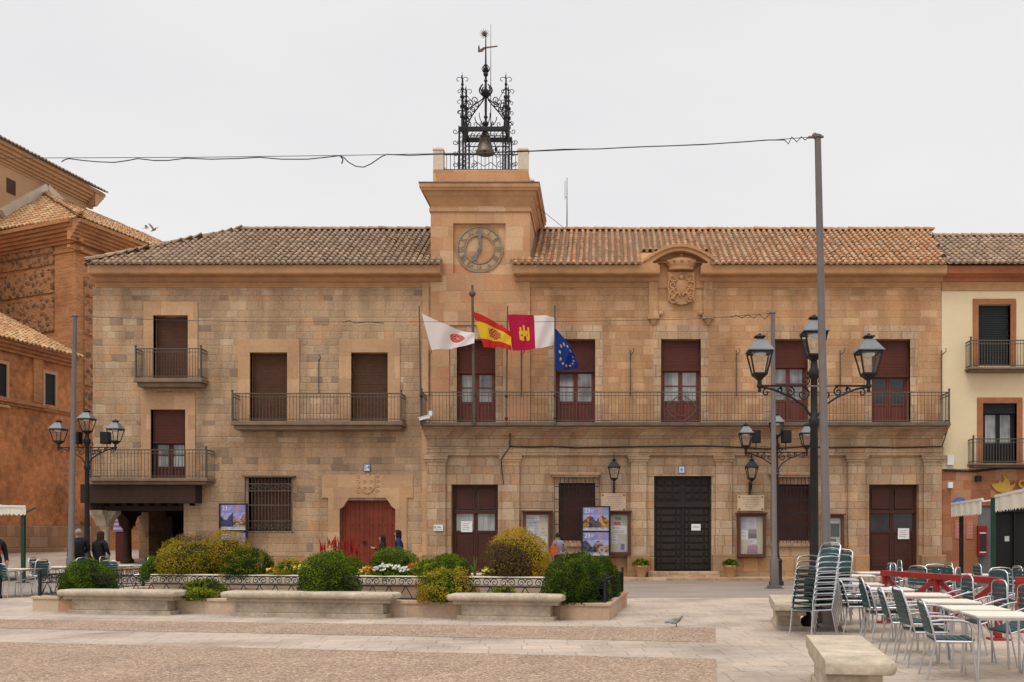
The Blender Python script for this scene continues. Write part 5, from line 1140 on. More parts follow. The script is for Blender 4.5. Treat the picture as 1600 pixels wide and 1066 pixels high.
def dead4(d): return .96 if d.z < .64-.62*max(0, d.x+.1)+.05*math.sin(d.x*9) and d.x < .52 and d.y < .5 else .06
shrub('tall golden dome bush with a large brown withered patch on its front', 808, 2.8, 117, 821, .62, pal(OL,GO,GO,(.42,.28,.035), dead=dead4), 9500, .045, .95, .06)
shrub('wide golden olive bush left of the planter middle, with a small brown crown', 298, 2.6, 108, 834, .62, pal(MG,OL,OL,GO,YG, dead=lambda d: .75 if d.z > .86 else .03), 8000, .045, .9, .14)
shrub('golden bush behind the olive one, in front of the purple poster', 353, 3.2, 86, 826, .62, pal(OL,GO,OL,GO), 6000, .045, .7, .12)
shrub('dark green bush with yellow tips right of the golden bushes', 388, 2.45, 88, 853, .62, pal(DG,DG,MG,MG,OL), 5500, .05, .7, .16)
shrub('small fresh green bush between the first and the longest bench', 320, .3, 72, 902, .26, pal(DG,MG,LG,YG), 3500, .055, .45, .2)
shrub('spilling yellow green bush above the gap before the right bench', 698, .35, 96, 884, .26, pal(MG,LG,YG,GO,(.30,.17,.03)), 5200, .055, .6, .28)
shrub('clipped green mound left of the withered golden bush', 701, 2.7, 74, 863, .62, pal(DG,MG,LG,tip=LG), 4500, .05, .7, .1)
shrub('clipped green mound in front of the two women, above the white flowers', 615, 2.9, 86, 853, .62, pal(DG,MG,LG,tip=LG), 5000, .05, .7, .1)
shrub('tiny green plant behind the right bench', 787, .5, 46, 914, .26, pal(MG,LG,YG), 1500, .05, .3, .25)
shrub('low green bush at the left foot of the olive bush', 244, 2.4, 44, 865, .55, pal(MG,LG,MG), 2500, .05, .5, .15)
shrub('loose yellow green bush left of the clipped mound near the golden dome', 668, 2.35, 50, 872, .62, pal(MG,LG,YG), 2600, .055, .5, .3)
shrub('loose yellow green bush beside the dense middle bush', 452, 2.4, 46, 872, .62, pal(MG,LG,YG,GO), 2400, .055, .5, .3)
def flowers(label, px, v, wpx, top, zb, leafc, bloom, n=900, nb=130, bs=.055, spike=False):
    p = plpx(px, v); sc = F/p.y; rx = wpx/sc/2; h = zz(top,p.y)-zb; t = thing('flowering_plant', label, 'flowers', (p.x,p.y,zb), 0, 'flowering plants in the planter'); rg = random.Random(px)
    mb = MB(); leafball(mb, (p.x,p.y,zb+.02), rx, min(rx,.6), h*(.7 if spike else .85), n, .06, leafc, .3, int(px), .1); mb.build('leaves', MT['leaf'], t)
    mb = MB()
    for i in range(nb):
        a, s = rg.uniform(0,2*PI), math.sqrt(rg.random()); x, y = p.x+rx*s*math.cos(a)*.95, p.y+min(rx,.6)*s*math.sin(a); zq = zb + h*(.62+.36*math.sqrt(1-s*s*.9))*rg.uniform(.82,1.04); b = rg.choice(bloom)
        if spike:
            hh = rg.uniform(.1,.22); mb.tube([(x,y,zq-hh*.4),(x+rg.gauss(0,.01),y,zq+hh*.3),(x+rg.gauss(0,.02),y,zq+hh)], [.014,.018,.005], 5, True, .5, b)
        else:
            for k in range(3): nn = Vector((rg.gauss(0,.5),-.6+rg.gauss(0,.5),.8)).normalized(); u = nn.orthogonal()*bs*.5; w = nn.cross(u); mb.face([Vector((x,y,zq))+u+nn*.01*k, Vector((x,y,zq))+w, Vector((x,y,zq))-u, Vector((x,y,zq))-w], .5, b)
    mb.build('blossoms', MT['leaf'], t)
RB = [(.34,.014,.018),(.27,.010,.018),(.38,.03,.022)]; WB = [(.60,.60,.53),(.66,.64,.56)]; YB = [(.62,.50,.06),(.68,.6,.15)]; OB = [(.55,.12,.03),(.45,.2,.05),(.5,.06,.04)]
flowers('red salvia with upright spikes in front of the red plank door', 526, 3.0, 62, 843, .62, pal(MG,LG,MG), RB, 2600, 26, spike=True)
flowers('red salvia partly behind the dense middle bush', 553, 2.8, 28, 858, .62, pal(MG,LG), RB, 800, 8, spike=True)
flowers('white flowers under the clipped mound of the two women', 607, 2.25, 46, 881, .62, pal(MG,LG,MG), WB, 1300, 80)
flowers('white flowers at the right edge of the white clump, near the red ones', 634, 2.2, 22, 886, .62, pal(MG,LG), WB, 600, 30)
flowers('orange red bedding flowers right of the white clump', 648, 2.35, 30, 880, .62, pal(MG,OL,LG), OB, 600, 60)
flowers('orange tinted bedding plants left of the white clump', 578, 2.3, 34, 886, .62, pal(OL,LG,GO), OB+YB, 700, 50)
flowers('pale yellow flowers beside the loose yellow green bush', 655, 2.25, 18, 882, .66, pal(LG,YG), YB, 250, 40)
flowers('pale yellow flowers left of the dense middle bush', 468, 2.3, 34, 882, .62, pal(LG,YG,MG), YB, 700, 60)
flowers('yellow and rust bedding plants right of the dark green bush', 432, 2.25, 34, 886, .62, pal(OL,YG,TW), YB+OB, 700, 50)
flowers('small yellow tinted plant in front of the withered bush', 765, 2.3, 26, 886, .62, pal(YG,GO,LG), YB, 450, 25)
def blades(label, px, v, wpx, top, zb, col, n=46):
    p = plpx(px,v); sc = F/p.y; h = zz(top,p.y)-zb; r = wpx/sc/2; rg = random.Random(px+1); mb = MB()
    for i in range(n):
        a = rg.uniform(0,2*PI); k = rg.uniform(.15,1); hh = h*rg.uniform(.7,1.05)*(1-.35*k); d = Vector((math.cos(a),math.sin(a)*.6,0)); w = Vector((-d.y,d.x,0))*.016; c = blend(col, LG, rg.random()*.6)
        P = [Vector((p.x,p.y,zb)) + d*r*k*t*t*1.0 + Vector((0,0,hh*(1.25*t-.25*t*t*(1+k)))) for t in (0,.35,.7,1)]
        mb.grid([[q-w*(1-i2*.3), q+w*(1-i2*.3)] for i2, q in enumerate(P)], .5, c)
    tag(mb.build('yucca_plant', MT['leaf']), label, 'plant')
blades('spiky light green yucca left of the withered golden bush', 742, 2.4, 34, 860, .62, (.26,.29,.07)); blades('wispy pale grass tuft in front of the dark green bush', 409, 2.15, 22, 858, .62, (.25,.26,.07), 22)

# =====================================================================  POLES, LAMPS, CABLES
def pole(px, py, Y, top, lean, label):
    p = at(px, 835, Y); g_ = gz(p.x, Y); H_ = zz(top, Y); t = thing('steel_pole', label, 'pole', (p.x, Y, g_), 0, 'tall poles along the plaza')
    q = MB(); q.tube([(p.x,Y,g_),(p.x-lean*.1,Y,g_+.9),(p.x-lean*.11,Y,g_+.95),(p.x-lean,Y,H_)], [.108,.105,.08,.055] if Y < 20 else [.14,.135,.095,.06], 16); q.build('shaft', MT['pole'], t, smooth=True)
    q = MB(); q.box(p.x-.25,p.x+.25,Y-.25,Y+.25,g_-.02,g_+.03); q.box(p.x-.19,p.x+.19,Y-.19,Y+.19,g_+.03,g_+.1); q.build('base_plate', MT['pole'], t, bevel=.008)
    q = MB(); q.tube([(p.x-lean-.16,Y,H_-.03),(p.x-lean+.1,Y,H_-.02)], .022, 6); q.ball((p.x-lean-.05,Y,H_+.0), .05, n=6); q.lathe([(.075,H_-.04),(.075,H_),(.02,H_+.03)], (p.x-lean,Y,0), 10); q.build('cap', MT['pole'], t)
    q = MB(); z = zz(604 if Y < 20 else 740, Y)
    q.tube([(p.x-lean*.5-.28,Y-.02,z),(p.x-lean*.5+.2,Y-.02,z)], .014, 5); q.build('clamp', MT['pole'], t); return p.x-lean, H_
p1x, p1z = pole(1294, 985, 16.5, 212, .18, 'tallest looking brown grey steel pole beside the chair stacks, carrying the cable end')
p2x, p2z = pole(1210, 920, 29.1, 488, .05, 'brown grey steel pole behind the second stone bench, in front of the notice board')
p3x, p3z = pole(110, 917, 29.5, 493, -.14, 'grey steel pole at far left in front of the church')
def street_lamp(px, Y, top, half, label):
    p = at(px, 835, Y); g_ = gz(p.x, Y); s = 1.0; zt = zz(top, Y); t = thing('street_lamp', label, 'street lamp', (p.x, Y, g_), 0, 'three armed street lamps')
    z3 = zt-.88; q = MB()
    q.lathe([(.24,g_),(.24,g_+.12),(.19,g_+.16),(.18,g_+.75),(.2,g_+.8),(.12,g_+.9),(.085,g_+1.1),(.07,z3-1.2),(.1,z3-1.15),(.1,z3-1.05),(.065,z3-1.0),(.06,z3-.32),(.10,z3-.28),(.12,z3-.2),(.07,z3-.12),(.06,z3)], (p.x,Y,0), 14); q.build('post', MT['iron'], t, smooth=True)
    lantern_mesh(t, (p.x,Y,z3+.1)); za = z3-.44
    for sd in (-1, 1):
        q = MB(); d = half; x = lambda u: p.x+sd*u
        q.bar((x(.05),Y,za),(x(d+.05),Y,za),.035,.035); q.tube([(x(.06),Y,za-.55),(x(.18),Y,za-.36),(x(.42),Y,za-.2),(x(.75),Y,za-.06),(x(d),Y,za-.02)], .022, 6)
        for u, r in ((.2,.13),(.43,.085),(.62,.05)): q.tube(spiral((x(u),Y,za-.02-r), r, .02, PI/2, PI/2+sd*8, 14), .014, 4)
        q.tube(spiral((x(.16),Y,za+.1), .09, .02, -PI/2, -PI/2-sd*7, 12), .014, 4); q.tube(spiral((x(d-.12),Y,za-.12), .07, .02, PI/2, PI/2-sd*6, 10), .013, 4); q.ball((x(d),Y,za+.0), .055, n=7); q.tube([(x(d),Y,za),(x(d),Y,za+.12)], .04, 6); q.ball((x(d),Y,za-.08),.035,n=6)
        a = q.build('arm', MT['iron'], t); lantern_mesh(t, (x(d),Y,za+.20))
    return t, p.x, za
street_lamp(1272, 17.35, 489, .985, 'large three armed street lamp directly behind the tallest pole')
_, lx, lz = street_lamp(1213, 30.9, 643, .98, 'smaller looking three armed street lamp behind the second pole, with two loudspeakers')
def speakers(X, Y, z, dxs, who):
    for i, dx in enumerate(dxs):
        q = MB(); q.M = Matrix.Translation((X+dx, Y-.1, z)) @ Matrix.Rotation(.12*(1 if dx > 0 else -1), 4, 'Z'); q.box(-.14,.14,-.12,.12,-.2,.2); q.box(-.11,.11,-.13,-.12,-.17,.17)
        o = tag(q.build('loudspeaker', MT['black'], bevel=.01), ('left' if dx < 0 else 'right') + ' black loudspeaker on the arms of ' + who, 'loudspeaker', 'loudspeakers on the lamps'); q = MB(); q.tube([(X+dx,Y-.02,z-.2),(X+dx,Y,z-.42)], .018, 5); q.build('bracket', MT['iron'], o)
speakers(lx, 30.9, zz(683,30.9), (-.66,.30), 'the lamp behind the second pole')
_, lx, lz = street_lamp(136, 32.3, 638, .955, 'three armed street lamp at left before the old house porch')
speakers(lx, 32.3, zz(685,32.3), (-.3,.68), 'the lamp before the porch')
# cables between the poles
Yc = 16.55
def cab(pts, Y): return [Vector((xx(px,Y),Y,zz(py,Y))) for px, py in pts]
q = MB(); q.tube(cab([(-700,252),(-200,249),(60,247),(300,246),(533,243),(800,238),(1000,230),(1150,223),(1272,214)], Yc+.02), .006, 4)
t = tag(q.build('overhead_cable', MT['cable']), 'sagging black cable slung across the sky from the tallest pole to the left', 'cable')
q = MB(); q.tube(cab([(96,253),(101,250),(107,248),(130,251),(152,253),(178,254),(200,251),(215,248),(240,251),(262,251),(290,247.5),(330,249),(370,248),(405,246),(440,249),(480,249),(510,246),(531,243.5),(537,246),(545,254),(556,260),(568,261.5),(580,256),(596,245),(604,241.5),(640,243),(690,241),(740,241),(790,237),(835,236),(880,233.5),(935,233),(990,230),(1050,228),(1100,226),(1160,222),(1200,219),(1226,219),(1232,225),(1237,214),(1245,222),(1252,214),(1258,219),(1266,213),(1275,215)], Yc), .0095, 5)
q.tube(cab([(531,243),(536,249),(534,256)], Yc), .012, 4); q.build('wrapped_lead', MT['cable'], t)
q = MB(); q.tube(cab([(118,494),(250,500),(400,503),(560,503),(700,503),(760,502),(840,503),(980,501),(1100,498),(1200,490),(1209,489)], 29.2), .007, 4)
q.tube(cab([(536,504),(545,501),(555,505),(575,503),(600,505)], 29.2), .012, 4); q.tube(cab([(1142,496),(1150,493),(1160,497),(1168,492),(1178,497),(1186,491),(1195,499),(1204,490)], 29.2), .012, 4)
tag(q.build('overhead_cable', MT['cable']), 'thin cable at balcony height between the second pole and the far left pole', 'cable')
# =====================================================================  CAFE TERRACES
def make_chair(label, group):
    t = thing('terrace_chair', label, 'chair', (0,0,0), 0, group); q = MB(); r = .0125
    for s in (-1,1):
        y = s*.25; q.tube([(.25,y*1.04,0),(.205,y,.44),(.2,y,.60),(.17,y,.655),(.10,y,.675),(-.12,y,.68),(-.245,y,.665)], r, 6); q.tube([(-.29,y*1.04,0),(-.19,y,.44),(-.245,y,.665),(-.30,y*.92,.84),(-.315,y*.7,.885),(-.32,0,.90)], r, 6)
        q.tube([(-.19,y,.44),(.205,y,.44)], r, 6)
    for x in (-.19,.205): q.tube([(x,-.25,.435),(x,.25,.435)], r*.9, 5)
    q.build('frame', MT['alu'], t, True, smooth=True)
    q = MB()
    for k in range(6): x = -.17+k*.075; q.box(x-.031,x+.031,-.235,.235,.448+(.004 if k in (0,5) else 0),.464+(.004 if k in (0,5) else 0))
    q.build('seat', MT['teal'], t, True)
    q = MB()
    for k in range(5): z = .55+k*.068; x = -.205-(z-.44)*.26; q.M = Matrix.Translation((x,0,z)) @ Matrix.Rotation(-.25,4,'Y'); q.box(-.008,.008,-.225,.225,-.028,.028)
    q.M = None; q.build('backrest', MT['teal'], t, True); return t
first = [None]
def chair(x, y, rz, label, group, z=0., tilt=0.):
    if first[0] is None: first[0] = c = make_chair(label, group)
    else: c = dup(first[0], label=label, group=group)
    c.location = (x, y, gz(x,y)+z+.24*math.sin(tilt)); c.rotation_euler = (0, tilt, rz); return c
ftab = [None]
def table(x, y, label, group, rz=-.1):
    if ftab[0] is None:
        t = thing('terrace_table', label, 'table', (0,0,0), 0, group); ftab[0] = t; q = MB(); q.box(-.35,.35,-.35,.35,.71,.735); q.build('tabletop', MT['tabtop'], t, True, bevel=.006)
        q = MB(); 
        for s in (-1,1): q.bar((-.31,s*.31,.695),(.31,s*.31,.695),.025,.028); q.bar((s*.31,-.31,.695),(s*.31,.31,.695),.025,.028)
        q.build('table_frame', MT['alu'], t, True)
        for a in (-1,1):
            for b in (-1,1): q = MB(); q.tube([(a*.31,b*.31,.70),(a*.335,b*.335,0)], .015, 6); q.build('leg', MT['alu'], t, True)
        c = t
    else: c = dup(ftab[0], label=label, group=group)
    c.location = (x, y, gz(x,y)); c.rotation_euler = (0,0,rz); return c
NO = ['nearest','second nearest','third nearest','fourth nearest','fifth nearest','sixth nearest','farthest']
GT, GC = 'cream tables of the right terrace', 'green slatted chairs of the right terrace'
front = [(4.60,11.1),(4.66,12.05),(4.80,13.3),(4.93,14.75),(4.88,16.3),(4.85,17.9),(5.75,21.6)]
for i, (x, y) in enumerate(front):
    table(x, y, NO[i]+' cream table of the front row, before the red barrier', GT)
    w = NO[i]+' cream table of the front row'
    if i < 6:
        n = 3 if i == 4 else 2 if i in (1, 3) else 1
        for k in range(n): chair(x-.60-.03*k, y+RN.uniform(-.08,.08), RN.gauss(-.08,.1), ('chair tucked at the left of the '+w) if n == 1 else ('upper','middle','lower')[n-1-k if n > 1 else 0].replace('middle', 'lower' if n == 2 else 'middle')+' chair stacked at the left of the '+w, GC, z=.10*k)
    if i < 4 or i == 6: chair(x+.66, y+RN.uniform(-.1,.1), PI+RN.gauss(0,.12), 'chair on the right side of the '+w, GC, tilt=.30 if i in (1,2,3) else 0)
back = [(7.0,21.0),(7.55,19.0),(8.3,17.3),(6.55,23.2),(8.6,22.0),(9.2,19.6)]
nb_ = ['table behind the mid post of the red barrier','table behind the right post of the red barrier','table beside the second barrier','table farthest back behind the red barrier','table under the near awning','table right of the second barrier']
for i, (x, y) in enumerate(back):
    table(x, y, 'cream '+nb_[i], GT)
    for s, sd in ((-1,'left'),(1,'right')): chair(x+s*.64, y+RN.uniform(-.12,.12), (0 if s < 0 else PI)+RN.gauss(0,.12), 'green chair at the %s of the %s' % (sd, nb_[i]), GC, tilt=.32 if i < 4 else 0)
    if i in (0,1,2): chair(x+.05, y-.64, PI/2+RN.gauss(0,.1), 'chair on the near side of the '+nb_[i], GC, tilt=.28)
for x, y, r, lb in ((6.35,19.2,.5,'chair leaning behind the left bay of the red barrier, facing the second street door'), (6.75,18.3,2.6,'chair leaning behind the middle of the red barrier'), (7.1,17.1,.3,'chair leaning behind the right bay of the red barrier'), (6.2,20.4,-.4,'chair standing farther behind the left post of the red barrier'), (7.9,20.3,PI,'chair standing between the two back tables behind the red barrier')): chair(x, y, r, lb, GC, tilt=.3)
# two tall stacks beside the pole
OR = ['lowest','second','third','fourth','fifth','sixth','seventh','eighth','ninth']
GS = 'chairs stacked beside the tall pole'
for k in range(8): chair(3.40+.014*k, 15.5+.014*k, PI+.5, ('topmost' if k == 7 else OR[k]+' from the ground' if k else 'lowest')+' chair of the taller stack left of the tallest pole', GS, z=.088*k)
for k in range(6): chair(4.14+.012*k, 17.4+.012*k, PI+.75, ('topmost' if k == 5 else OR[k]+' from the ground' if k else 'lowest')+' chair of the stack just behind the tallest pole', 'chairs stacked behind the tall pole', z=.095*k)
GL, GLT = 'chairs of the far left terrace', 'tables of the far left terrace'
for i, (px, y) in enumerate(((28,25.6),(92,27.2),(196,28.6))):
    x = xx(px,y); n_ = ('table nearest the picture left edge','table beside the planter left end','table behind the round bush')[i]; table(x, y, 'cream '+n_+' on the far left terrace', GLT)
    for s, sd in ((-1,'left'),(1,'right')): chair(x+s*.56, y+RN.uniform(-.1,.1), (0 if s < 0 else PI)+RN.gauss(0,.15), 'chair at the %s of the left terrace %s' % (sd, n_), GL, tilt=.2)
    chair(x, y-.62, PI/2+RN.gauss(0,.15), 'chair on the near side of the left terrace %s' % n_, GL)
    if i < 2: chair(x+.1, y+.62, -PI/2, 'chair on the far side of the left terrace %s' % n_, GL)
# red timber barriers
def barrier(P0, P1, h, label):
    P0, P1 = Vector(P0), Vector(P1); M_ = (P0+P1)/2; t = thing('timber_barrier', label, 'barrier', P0, 0, 'red barriers of the right terrace'); q = MB(); d = (P1-P0).normalized()
    q.bar(P0-d*.06+Vector((0,0,h-.05)), P1+d*.06+Vector((0,0,h-.05)), .11, .10); q.build('top_rail', MT['redp'], t, bevel=.008)
    for p in (P0, M_, P1): q = MB(); q.bar(p, p+Vector((0,0,h-.102)), .09, .09, up=(0,1,0)); q.box(p.x-.14,p.x+.14,p.y-.14,p.y+.14,0,.03); q.build('post', MT['redp'], t, bevel=.006)
    for a, b in ((P0,M_),(M_,P1)):
        for u, v in ((a,b),(b,a)): q = MB(); w = Vector((-d.y,d.x,0))*(.02 if u is a else -.02); q.bar(u.lerp(v,.04)+w+Vector((0,0,h-.13)), u.lerp(v,.96)+w+Vector((0,0,.08)), .035, .085); q.build('brace', MT['redp'], t)
a, b = at(1382,835,17.9), at(1560,835,15.0); barrier((a.x,a.y,0), (b.x,b.y,0), .975, 'red painted timber barrier with crossed braces in the middle of the right terrace')
a = at(1592,835,16.2); barrier((a.x,a.y,0), (a.x+2.2,a.y-.9,0), .93, 'second red timber barrier at the right picture edge')
# awnings
def awning(P0, P1, right, z0, z1, m, label, posts, val=.36):
    P0, P1, W = Vector((*P0,0)), Vector((*P1,0)), Vector((*right,0)); t = thing('awning', label, 'awning', P0, 0); q = MB(); n = 24
    for k in range(n):
        a, b = P0.lerp(P1,k/n), P0.lerp(P1,(k+1)/n); s = .03*math.sin(k*1.3); s2 = .03*math.sin((k+1)*1.3); v = [Vector((0,0,z0))+a, Vector((0,0,z0))+b, b+W+Vector((0,0,z1)), a+W+Vector((0,0,z1))]
        q.face(v); q.face([p-Vector((0,0,.012)) for p in v][::-1])
        o = -W.normalized()*.02; c = (a+b)/2+o; lo = z0-val
        q.face([a+o+Vector((s*.3,0,z0)), b+o+Vector((s2*.3,0,z0)), b+o+Vector((s2,s2,lo)), c+Vector((s,0,lo-.06)), a+o+Vector((s,s,lo))])
    q.build('cloth', MT['awn'], t); q = MB(); 
    q.bar(P0+Vector((0,0,z0+.03)), P1+Vector((0,0,z0+.03)), .07, .07); q.bar(P0+W+Vector((0,0,z1+.05)), P1+W+Vector((0,0,z1+.05)), .06, .06)
    for f in (0,.5,1): p = P0.lerp(P1,f); q.bar(p+Vector((0,0,z0-.03)), p+W+Vector((0,0,z1-.03)), .04, .04)
    q.build('awning_frame', MT['wplas'], t)
    for x, y, m2 in posts:
        g_ = gz(x,y); q = MB(); q.bar((x,y,g_),(x,y,z0-.0),.11,.11,up=(0,1,0)); q.box(x-.16,x+.16,y-.16,y+.16,g_-.02,g_+.04); q.bar((x-.05,y,z0-.25),(x+.4,y,z0-.02),.05,.05); q.build('post', MT[m2], t, bevel=.006)
f0, f1_ = (xx(1487,31.7),31.7), (xx(1535,27.4),27.4)
awning(f0, f1_, (2.6,-.4), 2.62, 3.0, 'awn', 'smaller cream terrace awning on a dark post, farther from the camera', [(xx(1502,31.2),31.2,'iron'),(xx(1502,31.2)+2.6,30.8,'iron')])
g0, g1_ = (xx(1556,26.3),26.3), (xx(1660,19.0),19.0)
awning(g0, g1_, (2.8,-.45), 2.66, 3.06, 'awn', 'larger cream terrace awning on a dark green post at the right edge', [(xx(1552,26.4),26.4,'green'),(xx(1660,19)+.1,19.2,'green'),(xx(1552,26.4)+2.8,26,'green')])
awning((xx(40,32),32.0), (xx(-110,31),31.0), (-2.0,1.0), 2.55, 2.72, 'awn', 'cream awning with a scalloped edge at the left picture edge', [(xx(35,32),32.05,'green'),(xx(-100,31.1),31.15,'green')], .22)
# signs and small street things
q = MB(); y = YF-.10; p = at(1499,789,y); q.M = Matrix.Translation(p) @ Matrix.Rotation(PI/2,4,'X'); q.lathe([(.27,-.02),(.28,-.0),(.28,.015),(.27,.02)], n=28, col=(.07,.12,.36)); q.lathe([(.2,.021),(.2,.024)], n=24, col=(.11,.17,.45)); q.box(-.1,.12,-.06,.0,.0245,.028,col=(.45,.5,.62)); q.box(-.12,-.07,-.12,.1,.0245,.028,col=(.45,.5,.62)); tag(q.build('round_sign', MT['v']), 'round blue sign on the terracotta wall above the small awning', 'sign')
q = MB(); y = YF-.1; q.box(xx(1527,y),xx(1541,y),y-.1,YF+.02,zz(868,y),zz(822,y),col=(.22,.012,.018)); q.box(xx(1529,y),xx(1539,y),y-.105,y-.1,zz(862,y),zz(832,y),col=(.03,.02,.02)); q.box(xx(1529,y),xx(1539,y),y-.108,y-.1055,zz(834,y),zz(832,y),col=(.6,.55,.55)); q.box(xx(1529,y),xx(1539,y),y-.108,y-.1055,zz(864,y),zz(862,y),col=(.6,.55,.55)); tag(q.build('wall_case', MT['v']), 'dark red framed case on the grey pillar of the shopfront', 'display case')
q = MB()
for k, (px, s) in enumerate(((1497,1),(1515,1))): q.box(xx(px-5,YF-.06),xx(px+5,YF-.06),YF-.075,YF-.03,zz(842),zz(813),col=(.42,.16,.12)); [q.box(xx(px-4),xx(px+4),YF-.078,YF-.0755,zz(819+5*j),zz(818+5*j),col=(.5,.28,.22)) for j in range(4)]
tag(q.build('menu_panel', MT['v']), 'pair of pinkish menu panels on the terracotta wall behind the dark awning post', 'menu panels')
y = 37.9; p = at(189,835,y); g_ = gz(p.x,y); q = MB(); q.box(p.x-.17,p.x+.17,y-.1,y+.1,g_-.05,zz(831,y),col=(.10,.02,.018)); t = tag(q.build('sign_post', MT['v'], bevel=.01), 'maroon post with a purple and white striped top behind the porch', 'sign post'); q = MB()
for k in range(6): q.box(p.x-.24,p.x+.24,y-.13,y+.13,zz(831,y)+.085*k,zz(831,y)+.085*(k+1)-.002,col=(.30,.17,.36) if k%2 == 0 else (.55,.5,.55))
q.build('striped_panel', MT['v'], t)
for i, (px, lb) in enumerate(((1002,'sandy flower pot left of the main door'),(1141,'sandy flower pot right of the main door'))):
    y = YF-.62; p = at(px,904,y); z = .10; t = thing('flower_pot', lb, 'flower pot', (p.x,y,z), 0, 'flower pots at the main door'); q = MB(); q.lathe([(.13,z),(.15,z+.05),(.23,z+.36),(.25,z+.37),(.25,z+.44),(.22,z+.44),(.2,z+.4)], (p.x,y,0), 18); q.build('pot', MT['pot'], t, smooth=True)
    mb = MB(); leafball(mb, (p.x,y,z+.45), .27, .25, .2, 500, .09, pal(DG,MG,LG), .3, px, .2); mb.build('leaves', MT['leaf'], t)

# =====================================================================  PEOPLE
def person(label, X, Y, H_, rz, arms, cols, hair, lean=0., z=None, name='person', stride=.0, scarf=None, bulk=1.0):
    """one skinned body (facing +x), coloured by limb, with hair and small face parts as children"""
    S = H_/1.75; P = []; R_ = []; E = []; Lb = []
    def v(p, r, par=None, lb='top'):
        if lb == 'top' and par is not None and r[0] > .03: r = (r[0]*bulk, r[1]*bulk)
        P.append(Vector(p)); R_.append(r)
        if par is not None: E.append((par, len(P)-1)); Lb.append(lb)
        return len(P)-1
    def ln(h): return lean*max(0, h-.95)
    pe = v((0,0,.95),(.125,.16)); wa = v((ln(1.1),0,1.1),(.11,.145),pe); chs = v((ln(1.28),0,1.28),(.125,.17),wa); up_ = v((ln(1.42),0,1.41),(.09,.13),chs); nk = v((ln(1.5)+.01,0,1.49),(.055,.058),up_)
    h1 = v((ln(1.58)+.03,0,1.565),(.072,.066),nk,'skin'); h2 = v((ln(1.66)+.025,0,1.65),(.098,.078),h1,'skin'); v((ln(1.74)+.01,0,1.72),(.07,.058),h2,'skin'); v((ln(1.64)+.125,0,1.632),(.016,.014),h2,'skin')
    for s in (-1,1):
        sh = v((ln(1.42),s*.175,1.405),(.068,.07),up_); e, w = arms[0 if s < 0 else 1]; el = v((e[0]+ln(e[2]),s*e[1],e[2]),(.05,.05),sh); wr = v((w[0]+ln(w[2]),s*w[1],w[2]),(.034,.034),el)
        d = (P[wr]-P[el]).normalized(); pm = v(P[wr]+d*.07,(.022,.038),wr,'skin'); sd = d.cross(Vector((0,1,0))); sd = sd.normalized() if sd.length > .1 else Vector((1,0,0)); cu = Vector((0,-s,0))
        for k in range(4): b = P[pm]+sd*((k-1.5)*.021)+d*.035; f1 = v(b+d*(.035-.004*abs(k-1.3)),(.0095,.0095),pm,'skin'); v(P[f1]+d*.03+cu*.02,(.008,.008),f1,'skin')
        th = v(P[wr]+d*.045+sd*.045+cu*.015,(.011,.011),wr,'skin'); v(P[th]+d*.035+cu*.012,(.009,.009),th,'skin')
        hp = v((0,s*.09,.9),(.1,.1),pe,'legs'); kn = v((s*stride*.5+.02,s*.1,.5),(.065,.065),hp,'legs'); an = v((s*stride-.02,s*.1,.09),(.045,.045),kn,'legs'); he = v((s*stride+.02,s*.105,.045),(.045,.045),an,'shoe'); v((s*stride+.15,s*.115,.035),(.035,.045),he,'shoe')
    me = bpy.data.meshes.new('s'); me.from_pydata([p*S for p in P], E, []); o = bpy.data.objects.new('s', me); C.objects.link(o); m = o.modifiers.new('k','SKIN'); u = o.modifiers.new('u','SUBSURF'); u.levels = 1; m.use_smooth_shade = True
    for i, r in enumerate(R_): sv = me.skin_vertices[0].data[i]; sv.radius = (r[0]*S, r[1]*S) if i < 9 else (r[1]*S, r[0]*S); sv.use_root = (i == 0)
    bpy.context.view_layer.update(); bme = bpy.data.meshes.new_from_object(o.evaluated_get(bpy.context.evaluated_depsgraph_get())); bpy.data.objects.remove(o)
    a = bme.attributes.new('col','FLOAT_COLOR','FACE'); fl = []; segs = [(P[i]*S, P[j]*S, l) for (i,j), l in zip(E, Lb)]
    for f in bme.polygons:
        c = f.center; best = min(segs, key=lambda q: (c - (q[0] + (q[1]-q[0])*max(0, min(1, (c-q[0]).dot(q[1]-q[0])/max(1e-9, (q[1]-q[0]).length_squared))))).length); col = cols[best[2]]
        if best[2] == 'legs' and cols.get('coat') and c.z > cols['coat']*S: col = cols['top']
        if best[2] == 'top' and 'stripe' in cols and int(c.z*26) % 2: col = cols['stripe']
        fl += [*col, 1]
    a.data.foreach_set('color', fl); bme.materials.append(MT['skin']); g_ = gz(X,Y) if z is None else z
    t = thing(name, label, 'person', (X,Y,g_), rz); b = bpy.data.objects.new('body', bme); C.objects.link(b); b.parent = t
    hc = Vector((ln(1.66)+.025,0,1.655))
    q = MB(); hl = hair[1]; hcol = hair[0]; rows = []
    for i in range(13):
        tt = i/12; zq = .115 - tt*(.115+(.09 if hl > .05 else .035)+hl); r_ = .118*math.sqrt(max(.02, 1-max(0, min(1, (.115-tt*.24)/.118 if zq > 0 else 0))**2)) if zq > 0 else .108+.012*math.sin(tt*3)-.02*max(0,(-zq-.15))*2
        if zq > 0: r_ = .122*math.sqrt(max(.03, 1-(zq/.12)**2))
        fr = max(0, min(1, (zq-.035)/.06)); opn = 1.05*(1-fr)
        rows.append([((hc + Vector((-.028-.25*max(0,-zq-.1)*.3,0,zq)) + Vector((math.cos(g)*r_*1.03, math.sin(g)*r_*.86, 0))))*S for g in [opn + (2*PI-2*opn)*k/16 for k in range(17)]])
    q.grid(rows, .5, hcol); q.face(rows[0], .5, hcol)
